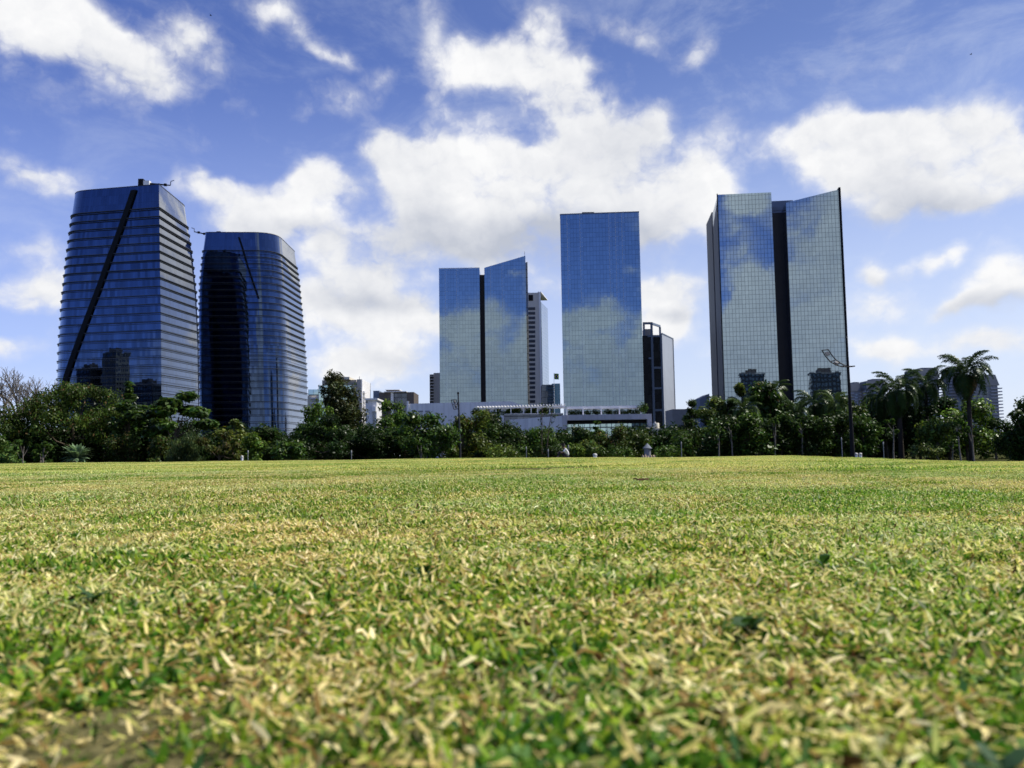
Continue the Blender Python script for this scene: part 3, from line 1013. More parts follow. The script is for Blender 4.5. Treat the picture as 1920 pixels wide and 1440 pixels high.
# ------------------------------------------------------------------ the smaller buildings between the towers
Y = 335.0
t = thing('office_building', 'beige office block with a projecting flat roof and glass storeys behind the tall dark tree', 'building', (at(640, 800, Y).x, Y, BASE))
MB().pbox(597, 722, 661, 850, Y, 20).build('glass_box', M['glass_teal'], t)
MB().pbox(604, 712, 668, 721.9, Y + 1.5, 18).build('attic_storey', M['beige'], t)
MB().pbox(606, 706.5, 655, 711.9, Y - 2, 22).build('roof_slab', M['cream'], t)
MB().pbox(661.2, 717, 669, 850, Y + .5, 18).build('dark_flank', M['glass_dark'], t)
MB().pbox(669.2, 711, 677, 850, Y - .5, 20).build('side_wall', M['beige'], t)
MB().pbox(677.05, 711, 679, 850, Y - .3, 20).build('sunlit_edge', M['white_paint'], t)  # sun-facing side of the beige wall, sunlight put into the colour as white
for k in range(9):
    MB().pbox(679.1, 733 + k * 8.5, 683.5, 736.5 + k * 8.5, Y + 1, 5).build('balcony', M['white_paint'], t)
MB().tube([at(674, 711, Y + 3), at(674, 706, Y + 3)], .12, 6).build('antenna', M['grey'], t)

Y = 345.0
t = thing('apartment_house', 'cream apartment house with a teal glass top floor beside the shorter curved tower', 'building', (at(588, 800, Y).x, Y, BASE))
MB().pbox(576, 741, 599, 850, Y, 18).build('wall', M['cream'], t)
MB().pbox(578, 730, 598, 740.9, Y + 1, 15).build('glass_top_storey', M['glass_teal'], t)
for k in range(6):
    MB().pbox(582, 745 + k * 9, 597, 748 + k * 9, Y - 1.6, 1.58).build('balcony', M['white_paint'], t)
    MB().pbox(584, 749 + k * 9, 593, 753 + k * 9, Y - .1, .3).build('window', M['glass_dark'], t)

Y = 300.0
t = thing('white_house', 'small white flat-roofed building with stepped blocks between the beige and the dark block', 'building', (at(696, 800, Y).x, Y, BASE))
MB().pbox(685, 750, 706, 850, Y, 12).build('wall', M['white'], t)
MB().pbox(684, 746.5, 708, 749.9, Y - 1, 14).build('roof_slab', M['white_paint'], t)
MB().pbox(697, 762, 704.5, 771.5, Y - 1.5, 1.48).build('bay_window', M['white_paint'], t)
MB().pbox(699, 772, 703, 812, Y - .15, .3).build('window', M['glass_dark'], t)
MB().pbox(686, 752, 689, 756, Y - .1, .3).build('window', M['glass_dark'], t)

Y = 320.0
t = thing('dark_office_block', 'low dark brown office block with a white roof slab and a glass corner', 'building', (at(738, 800, Y).x, Y, BASE))
MB().pbox(711, 735.5, 733, 850, Y, 16).build('wall', M['brown'], t)
MB().pbox(737.8, 737.5, 763, 850, Y + 1, 15).build('glass_corner', M['glass_dark'], t)
MB().pbox(763.2, 735, 776, 850, Y, 16).build('wall', M['brown'], t)
MB().pbox(733.1, 736, 737.6, 850, Y - .4, 3).build('white_fin', M['white_paint'], t)
MB().pbox(700, 732.5, 710.8, 850, Y + 2, 12).build('glass_annex', M['slate'], t)
MB().pbox(720, 733.2, 762, 735.3, Y - 1.4, 16).build('roof_slab', M['white_paint'], t)
MB().pbox(722, 730.2, 750, 731.2, Y + .5, 9).build('upper_slab', M['white_paint'], t)
MB().pbox(724, 731.3, 748, 733.1, Y + 1.5, 7).build('plant_room', M['brown'], t)
for k in range(3):
    MB().pbox(740, 746 + k * 13, 761, 747 + k * 13, Y + .6, .38).build('floor_edge', M['grey'], t)

Y = 420.0
t = thing('apartment_block', 'beige apartment block with dark stacked balconies peeping out left of the split tower', 'building', (at(815, 760, Y).x, Y, BASE))
MB().pbox(814, 699, 832, 850, Y, 16).build('wall', M['beige'], t)
MB().pbox(806.5, 702, 813.9, 850, Y + 1.5, 14).build('recessed_wall', M['black'], t)
for k in range(14):
    MB().pbox(806, 704 + k * 5.7, 813.8, 706.6 + k * 5.7, Y - .4, 1.85).build('balcony', M['beige'], t)

Y = 430.0
t = thing('planted_block', 'small dark glass building overgrown with plants below the slim beige tower', 'building', (at(1032, 760, Y).x, Y, BASE))
MB().pbox(1018, 721, 1037, 850, Y, 12).build('dark_wall', M['glass_dark'], t)
MB().pbox(1037.2, 719, 1050, 850, Y + 2, 12).build('glass_wall', M['glass_blue_b'], t)
for k in range(6):
    MB().pbox(1027, 722.5 + k * 6, 1041, 724 + k * 6, Y - 1.4, 1.3).build('balcony', M['slate'], t)

Y = 300.0
p = at(1039, 755, Y)
pt = at(1038.5, 699, Y)
t = thing('flagpole', 'thin pole rising behind the terrace between two glass towers', 'flagpole', (p.x, Y, BASE))
MB().tube([(p.x, Y, BASE), (pt.x, Y, pt.z)], [.12, .06], 8).build('pole', M['white_paint'], t)
f0, f1 = at(1039.3, 711, Y), at(1047.5, 700, Y)
fl = thing('flag', 'green flag with a yellow diamond and a blue disc waving on the pole', 'flag', (f0.x, Y, f0.z))


def wavy(fn_mask, material, name, dy, parent, poly):
    mb = MB()
    w, h = f1.x - f0.x, f1.z - f0.z
    wv = lambda u: Y + 0.16 * math.sin(u * 6.0) * u
    sg = lambda u, v: (f0.x + u * w, wv(u) + dy, f0.z + v * h - .16 * u)
    for (a_, b_) in zip(poly, poly[1:]):
        (u0, lo0, hi0), (u1, lo1, hi1) = a_, b_
        c = [sg(u0, lo0), sg(u1, lo1), sg(u1, hi1), sg(u0, hi0)]
        mb.face(c)
        mb.face([(x, y + (.03 if dy == 0 else .012), z) for x, y, z in c][::-1])
    return mb.build(name, material, parent)


us = [k / 12 for k in range(13)]
wavy(None, M['flag_green'], 'cloth', 0.0, fl, [(u, 0, 1) for u in us])
dm = [(0.1 + 0.8 * u, .5 - (.38 * (1 - abs(2 * u - 1))), .5 + (.38 * (1 - abs(2 * u - 1)))) for u in us]
wavy(None, M['flag_yellow'], 'diamond', -0.03, fl, dm)
dc = [(.5 + .19 * math.cos(math.pi * (1 - u)), .5 - .27 * math.sin(math.pi * u), .5 + .27 * math.sin(math.pi * u)) for u in us]
wavy(None, M['flag_blue'], 'disc', -0.06, fl, dc)

Y = 200.0
t = thing('garden_wall', 'cream rooftop wall with steps at the foot of the framed tower', 'wall', (at(1245, 805, Y).x, Y, BASE))
MB().pbox(1223, 803.5, 1250, 850, Y, 3).build('wall', M['cream'], t)
MB().pbox(1250.1, 806, 1263, 850, Y + .5, 3).build('lower_wall', M['cream'], t)
c0, c1 = at(1224, 803.4, Y + 1.4), at(1236, 793, Y + 1.4)
t = thing('water_tank', 'round cream water tank with a small knob standing on the rooftop wall', 'tank', ((c0.x + c1.x) / 2, Y + 1.4, c0.z))
xm_ = (c0.x + c1.x) / 2
rr = (c1.x - c0.x) / 2
MB().tube([(xm_, Y + 1.4, c0.z), (xm_, Y + 1.4, c1.z - .15), (xm_, Y + 1.4, c1.z)], [rr, rr, rr * .85], 20).build('drum', M['cream'], t, 40)
MB().tube([(xm_ - .2, Y + 1.4, c1.z + .002), (xm_ - .2, Y + 1.4, c1.z + .3)], .14, 8).build('lid', M['white_paint'], t)

Y = 260.0
t = thing('warehouse', 'plain grey low building at the left foot of the silver tower', 'building', (at(1290, 800, Y).x, Y, BASE))
MB().pbox(1263, 766.5, 1312, 850, Y + 40, 14).build('wall', M['grey'], t)
a, b, c = at(1312, 747, Y), at(1330, 738, Y), at(1345, 738, Y)
MB().quadbox([(a.x, Y), (b.x, Y), (b.x, Y + 10), (a.x, Y + 10)], BASE, [a.z, b.z, b.z, a.z]).build('raked_wing', M['slate'], t)

# far residential towers above the palms
far = [(1594, 1614, 716, 1010, 'slim far tower with a dark cap just right of the street lamp'),
       (1621, 1661, 710, 1000, 'far balcony tower with a flat dark crown between the lamp and the palms'),
       (1706, 1764, 689, 960, 'wide far tower with a stepped dark roof behind the palm clump'),
       (1780, 1812, 687, 940, 'far tower with a dark crown just left of the tall palm'),
       (1806, 1876, 702, 900, 'far balcony tower half hidden by the drooping fronds of the tall palm')]
for n_, (pa, pb, py, Y, lab) in enumerate(far):
    zt = at((pa + pb) / 2, py, Y).z
    a, b = at(pa, py, Y), at(pb, py, Y)
    w = b.x - a.x
    t = thing('residential_tower', lab, 'tower', ((a.x + b.x) / 2, Y, BASE), 'far residential towers')
    zc = zt - min(12, .4 * w + 6)
    MB().box(a.x + .1 * w, b.x - .1 * w, Y, Y + 22, BASE, zc).build('wall', M['grey'], t)
    MB().hexa([(a.x + .06 * w, Y - 1, zc + .01), (b.x - .06 * w, Y - 1, zc + .01), (b.x - .06 * w, Y + 23, zc + .01), (a.x + .06 * w, Y + 23, zc + .01),
               (a.x + .10 * w, Y + 1.5, zt - 2.5), (b.x - .12 * w, Y + 1.5, zt - .3), (b.x - .12 * w, Y + 21, zt - .3), (a.x + .10 * w, Y + 21, zt - 2.5)]).build('crown', M['roofgrey'], t)
    MB().box(a.x + .42 * w, b.x - .14 * w, Y + 3, Y + 18, zt - 2.4, zt).build('roof_box', M['roofgrey'], t)
    nf = 16
    for k in range(nf):
        z = zc - 2.5 - k * 3.4
        MB().box(a.x, a.x + .30 * w, Y - 1.6, Y + 8, z - 1.1, z).build('balcony', M['concrete'], t)
        MB().box(b.x - .30 * w, b.x, Y - 1.6, Y + 8, z - 1.1, z).build('balcony', M['concrete'], t)
        MB().box(a.x + .36 * w, b.x - .36 * w, Y - .1, Y + .2, z - 2.6, z - .6).build('window', M['glass_dark'], t)

# blocks outside the frame that the left tower and the silver tower mirror
mir = [(-332, 340, 16, 14, 62, 'punched_dark', 'dark narrow block mirrored in the lower left glass of the taller curved tower'),
       (-310, 336, 14, 14, 72, 'punched_beige', 'beige block mirrored in the lower glass of the taller curved tower'),
       (-286, 326, 20, 14, 50, 'punched_dark', 'brown block mirrored low beside the front edge of the taller curved tower'),
       (88, -150, 17, 16, 57, 'punched_dark', 'dark flat-topped block mirrored in the left slab of the silver tower'),
       (138, -140, 20, 16, 55, 'punched_dark', 'dark stepped block mirrored in the right slab of the silver tower')]
for x, y, w, d, h, mk, lab in mir:
    t = thing('city_block', lab, 'building', (x, y, BASE))
    MB().box(x - w / 2, x + w / 2, y - d / 2, y + d / 2, BASE, h).build('wall', M[mk], t)
    MB().box(x - w / 2 - .3, x + w / 2 + .3, y - d / 2 - .3, y + d / 2 + .3, h + .01, h + .8).build('parapet', M['grey'], t)
    MB().box(x - w / 4, x + w / 5, y - d / 4, y + d / 4, h + .81, h + 3.8).build('plant_room', M['brown'], t)

# ------------------------------------------------------------------ trees and shrubs
def rand_unit(rng, n):
    v = rng.normal(size=(n, 3))
    return v / np.linalg.norm(v, axis=1, keepdims=True)


def leaf_cloud(rng, centers, radii, n, size, flat=1.0, up=0.5, shell=0.5, droop=0.0, slim=0.5):
    """Kite-shaped leaves spread through the given clumps: returns verts, quads, clump index."""
    centers, radii = np.asarray(centers, float), np.asarray(radii, float)
    w = radii ** 2
    idx = rng.choice(len(centers), n, p=w / w.sum())
    u = rand_unit(rng, n)
    r = radii[idx] * (shell + (1 - shell) * rng.random(n)) * (0.75 + 0.4 * rng.random(n))
    off = u * r[:, None]
    off[:, 2] *= flat
    c = centers[idx] + off
    nrm = u * 0.7 + rng.normal(size=(n, 3)) * 0.55 + np.array([0, 0, up])
    nrm /= np.linalg.norm(nrm, axis=1, keepdims=True)
    ax = np.cross(nrm, rand_unit(rng, n))
    ax /= np.linalg.norm(ax, axis=1, keepdims=True)
    ax[:, 2] -= droop
    ax /= np.linalg.norm(ax, axis=1, keepdims=True)
    bx = np.cross(nrm, ax)
    bx /= np.maximum(np.linalg.norm(bx, axis=1, keepdims=True), 1e-6)
    s = size * (0.6 + 0.8 * rng.random(n))[:, None]
    V = np.stack([c - ax * s * .5, c + bx * s * slim * .5 + nrm * s * .06, c + ax * s * .5 - nrm * s * .08, c - bx * s * slim * .5 + nrm * s * .06], 1)
    return V.reshape(-1, 3), np.arange(n * 4).reshape(-1, 4), idx


def leaf_colors(rng, n, base, idx, nclump, spread=0.35, dry=0.0):
    base = np.array(base) * (1.10, 1.22, 1.0)
    k = (1 + spread * rng.normal(size=n)).clip(.4, 2.0)
    kc = (1 + 0.22 * rng.normal(size=nclump)).clip(.55, 1.6)[idx]
    c = base[None, :] * (k * kc)[:, None]
    hue = rng.normal(size=n) * 0.10
    c[:, 0] *= 1 + hue * 1.4
    c[:, 2] *= 1 - hue
    if dry:
        m_ = rng.random(n) < dry
        c[m_] = np.array([0.13, 0.085, 0.035]) * k[m_][:, None]
    return np.repeat(c, 4, 0).clip(0.003, .6)


def clumps(rng, kind, w, h, cz0):
    """Clump centres and radii filling a crown of width w between heights cz0 and h."""
    ch = h - cz0
    out, rad = [], []
    if kind == 'umbrella':
        n = max(14, int(w * 4.2))
        for _ in range(n):
            a, r = rng.random() * 6.283, math.sqrt(rng.random())
            z = cz0 + ch * (0.25 + .62 * rng.random()) * (1 - .55 * r * r) + ch * .08
            out.append((math.cos(a) * r * w * .44, math.sin(a) * r * w * .40, z))
            rad.append(w * (.07 + .06 * rng.random()))
    elif kind == 'column':
        n = max(8, int(h * 2.0))
        for i in range(n):
            z = cz0 + ch * (i + rng.random()) / n
            e = math.sin(min(1, (z - cz0) / ch * 1.05 + .12) * math.pi) ** .7
            a = rng.random() * 6.283
            out.append((math.cos(a) * w * .28 * e, math.sin(a) * w * .28 * e, z))
            rad.append(w * (.14 + .10 * rng.random()) * (.5 + .5 * e))
    elif kind == 'sparse':
        n = max(6, int(w * 2.2))
        for _ in range(n):
            u = rand_unit(rng, 1)[0] * (rng.random() ** .35)
            out.append((u[0] * w * .42, u[1] * w * .40, cz0 + ch * (.5 + u[2] * .44)))
            rad.append(w * (.06 + .06 * rng.random()))
    else:
        n = max(16, int(w * h * .5))
        for _ in range(n):
            u = rand_unit(rng, 1)[0] * (rng.random() ** .40)
            t = .5 + u[2] * .42
            sq = 1.0 - .25 * max(0, t - .5)
            out.append((u[0] * w * .41 * sq, u[1] * w * .38 * sq, cz0 + ch * t))
            rad.append(w * (.11 + .11 * rng.random()) * (1 if w > 4 else 1.25))
    return np.array(out), np.array(rad)


def tree(name, label, cat, px, topy, wpx, Y, kind='round', base=(.05, .085, .018), leaf=.34, dens=1.0, clear=.18, trunk=True, bark='bark',
         group=None, flat=None, up=.5, droop=0.0, mat_='leaf', dry=0.0, slim=.5, spread=.35, rise=0.0, seed=None):
    leaf = leaf * .80
    seed = seed if seed is not None else int(px * 7 + topy * 13 + Y * 3)
    rng = np.random.default_rng(seed)
    x = at(px, 850, Y).x
    g = hz(x, Y)
    h = at(px, topy, Y).z - g - rise
    w = wpx * Y / F
    t = thing(name, label, cat, (x, Y, g + rise), group)
    cz0 = h * clear
    C, rad = clumps(rng, kind, w, h - leaf * .3, cz0)
    n = int(np.clip(125 * w * (h - cz0) * dens * (.34 / leaf) ** 1.6, 160, 22000))
    if flat is None:
        flat = .5 if kind == 'umbrella' else .85
    V, Q, idx = leaf_cloud(rng, C, rad, n, leaf, flat, up, .35, droop, slim)
    for ax_, lo_, hi_ in ((0, -w / 2, w / 2), (1, -w / 2, w / 2), (2, cz0, h)):      # fill the crown's own width and height
        a_, b_ = np.percentile(V[:, ax_], (.6, 99.4))
        sc_ = (hi_ - lo_) / (b_ - a_)
        V[:, ax_] = lo_ + (V[:, ax_] - a_) * sc_
        C[:, ax_] = lo_ + (C[:, ax_] - a_) * sc_
    cols = leaf_colors(rng, n, base, idx, len(C), spread, dry)
    link_mesh('crown', np_mesh('crown', V, Q, cols, M[mat_]), t)
    if trunk:
        mb = MB()
        r0 = max(.035, .016 * h + .010 * w)
        lean = rng.normal() * .05 * h
        top = Vector((lean, 0, cz0 + (h - cz0) * .55))
        pts = [Vector((0, 0, -.15)), Vector((lean * .25, .05, top.z * .35)), Vector((lean * .6, -.05, top.z * .7)), top]
        mb.tube([p + t.location for p in pts], [r0 * 1.2, r0 * .85, r0 * .65, r0 * .3], 8)
        order = rng.permutation(len(C))[:min(len(C), 9 if w > 3 else 4)]
        for i in order:
            s = pts[1].lerp(pts[3], .15 + .75 * rng.random())
            e = Vector(C[i])
            mid = s.lerp(e, .5) + Vector((0, 0, -.05 * w))
            mb.tube([s + t.location, mid + t.location, e + t.location], [r0 * .42, r0 * .26, r0 * .1], 6)
        mb.build('trunk', M[bark], t, 60)
    return t


def bare_tree(name, label, px, topy, wpx, Y, seed=3, bark='palebark', depth=6, base_r=.22):
    rng = random.Random(seed)
    x = at(px, 850, Y).x
    g = hz(x, Y)
    h = at(px, topy, Y).z - g
    w = wpx * Y / F
    t = thing(name, label, 'tree', (x, Y, g))
    trunk, twigs = MB(), MB()

    def grow(p, d, ln, r, lev):
        q = p + d * ln * .5 + Vector((rng.uniform(-.05, .05) * ln, rng.uniform(-.05, .05) * ln, 0))
        e = p + d * ln
        (trunk if lev < 3 else twigs).tube([p, q, e], [r, r * .85, r * .68], 6 if lev < 3 else 4, cap=lev >= depth)
        if lev >= depth:
            return
        for k in range(3 if lev > 0 else 4):
            a = rng.uniform(0, 6.283)
            sp = rng.uniform(.35, .75)
            s1 = d.cross(Vector((math.cos(a), math.sin(a), .2))).normalized()
            nd = (d + s1 * sp + Vector((0, 0, .12))).normalized()
            grow(e if k else q.lerp(e, .5), nd, ln * rng.uniform(.62, .82), r * .64, lev + 1)

    grow(Vector((x, Y, g - .1)), Vector((0.04, 0, 1)), h * .335, base_r, 0)
    trunk.build('trunk', M[bark], t)
    o = twigs.build('twigs', M[bark], t)
    return t


def frond_mesh(rng, L, sag, col, n=46, leafl=.46, yellow=0.0):
    """One feather palm frond along +X: arching midrib with paired hanging leaflets."""
    V, Q, Cc = [], [], []
    rise = .9
    f = lambda s: np.array([L * s * (1 - .20 * s * sag), 0, L * (rise * s - sag * s * s)])
    pts = [f(i / 12) for i in range(13)]
    for a, b in zip(pts, pts[1:]):
        k = len(V)
        r = .025
        V += [a + (0, r, 0), a - (0, r, 0), b - (0, r * .8, 0), b + (0, r * .8, 0)]
        Q.append((k, k + 1, k + 2, k + 3))
        Cc += [np.array(col) * 1.2] * 4
    for i in range(n):
        s = .12 + .88 * (i + .5) / n
        p = f(s)
        tang = f(min(s + .02, 1.02)) - p
        tang /= np.linalg.norm(tang)
        ll = leafl * (.5 + .9 * math.sin(math.pi * min(1, s * .92 + .06))) * (.85 + .3 * rng.random())
        for sg in (-1, 1):
            side = np.array([0, sg, 0])
            d = side * .75 + tang * .45 + np.array([0, 0, .25 - .5 * rng.random()])
            d /= np.linalg.norm(d)
            q = p + d * ll * .55
            e = q + (d * .5 + np.array([0, 0, -.45 - .35 * sag])) * ll * .45
            wv = tang * .033
            k = len(V)
            V += [p - wv * .6, p + wv * .6, q + wv, q - wv, q - wv, q + wv, e + wv * .2, e - wv * .2]
            Q += [(k, k + 1, k + 2, k + 3), (k + 4, k + 5, k + 6, k + 7)]
            c = np.array(col) * (.7 + .6 * rng.random())
            if rng.random() < yellow:
                c = np.array([.22, .12, .03]) * (.7 + .6 * rng.random())
            Cc += [c] * 8
    return np_mesh('frond', np.array(V), np.array(Q), np.array(Cc), M['frond'])


FR = np.random.default_rng(11)
FROND = [frond_mesh(FR, 3.0, s, (.030, .055, .016)) for s in (.72, .95, 1.2, 1.5)]
FROND_DRY = frond_mesh(FR, 2.6, 1.4, (.11, .085, .022), yellow=.5)
FROND_LIGHT = [frond_mesh(FR, 3.0, s, (.055, .09, .022)) for s in (.75, 1.1, 1.4)]


def palm(px, topy, Y, spread, nfr=26, label='', seed=1, set_=None, dry=0, trunk_r=.16, lean=0.0):
    rng = random.Random(seed)
    x = at(px, 850, Y).x
    g = hz(x, Y)
    h = at(px, topy, Y).z - g
    L = spread * Y / F * .5
    hc = h - L * .58
    t = thing('palm_tree', label, 'palm', (x, Y, g))
    mb = MB()
    pts = [Vector((x + lean * s * s, Y, g - .1 + (hc + .1) * s)) for s in (0, .15, .4, .7, .92, 1)]
    mb.tube(pts, [trunk_r * 1.35, trunk_r * 1.1, trunk_r, trunk_r * .95, trunk_r * .9, trunk_r * .6], 10)
    for k in range(int(hc / .35)):
        s = (k + .5) * .35 / hc
        if s > .97:
            break
        c = Vector((x + lean * s * s, Y, g + hc * s))
        mb.tube([c, c + Vector((0, 0, .06))], trunk_r * 1.08, 10)
    mb.build('trunk', M['palmbark'], t, 50)
    fs = set_ or FROND
    for k in range(nfr):
        u = (k + .5) / nfr
        tilt = -38 + 112 * u + rng.uniform(-8, 8)      # upright in the middle, hanging outside
        me = fs[min(len(fs) - 1, int(u * len(fs)))]
        if k >= nfr - dry:
            me = FROND_DRY
        o = link_mesh('frond', me, t)
        o.location = (lean, 0, hc - .02 + .25 * (1 - u))
        o.rotation_euler = (rng.uniform(-.25, .25), R(tilt * .8), k * 2.39996 + rng.uniform(-.2, .2))
        s = L / 2.7 * rng.uniform(.85, 1.1)
        o.scale = (s, s, s)
    return t


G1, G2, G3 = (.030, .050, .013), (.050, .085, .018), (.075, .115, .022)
OLV, DK, YEL, GRY = (.045, .062, .016), (.018, .034, .010), (.085, .11, .024), (.055, .075, .035)

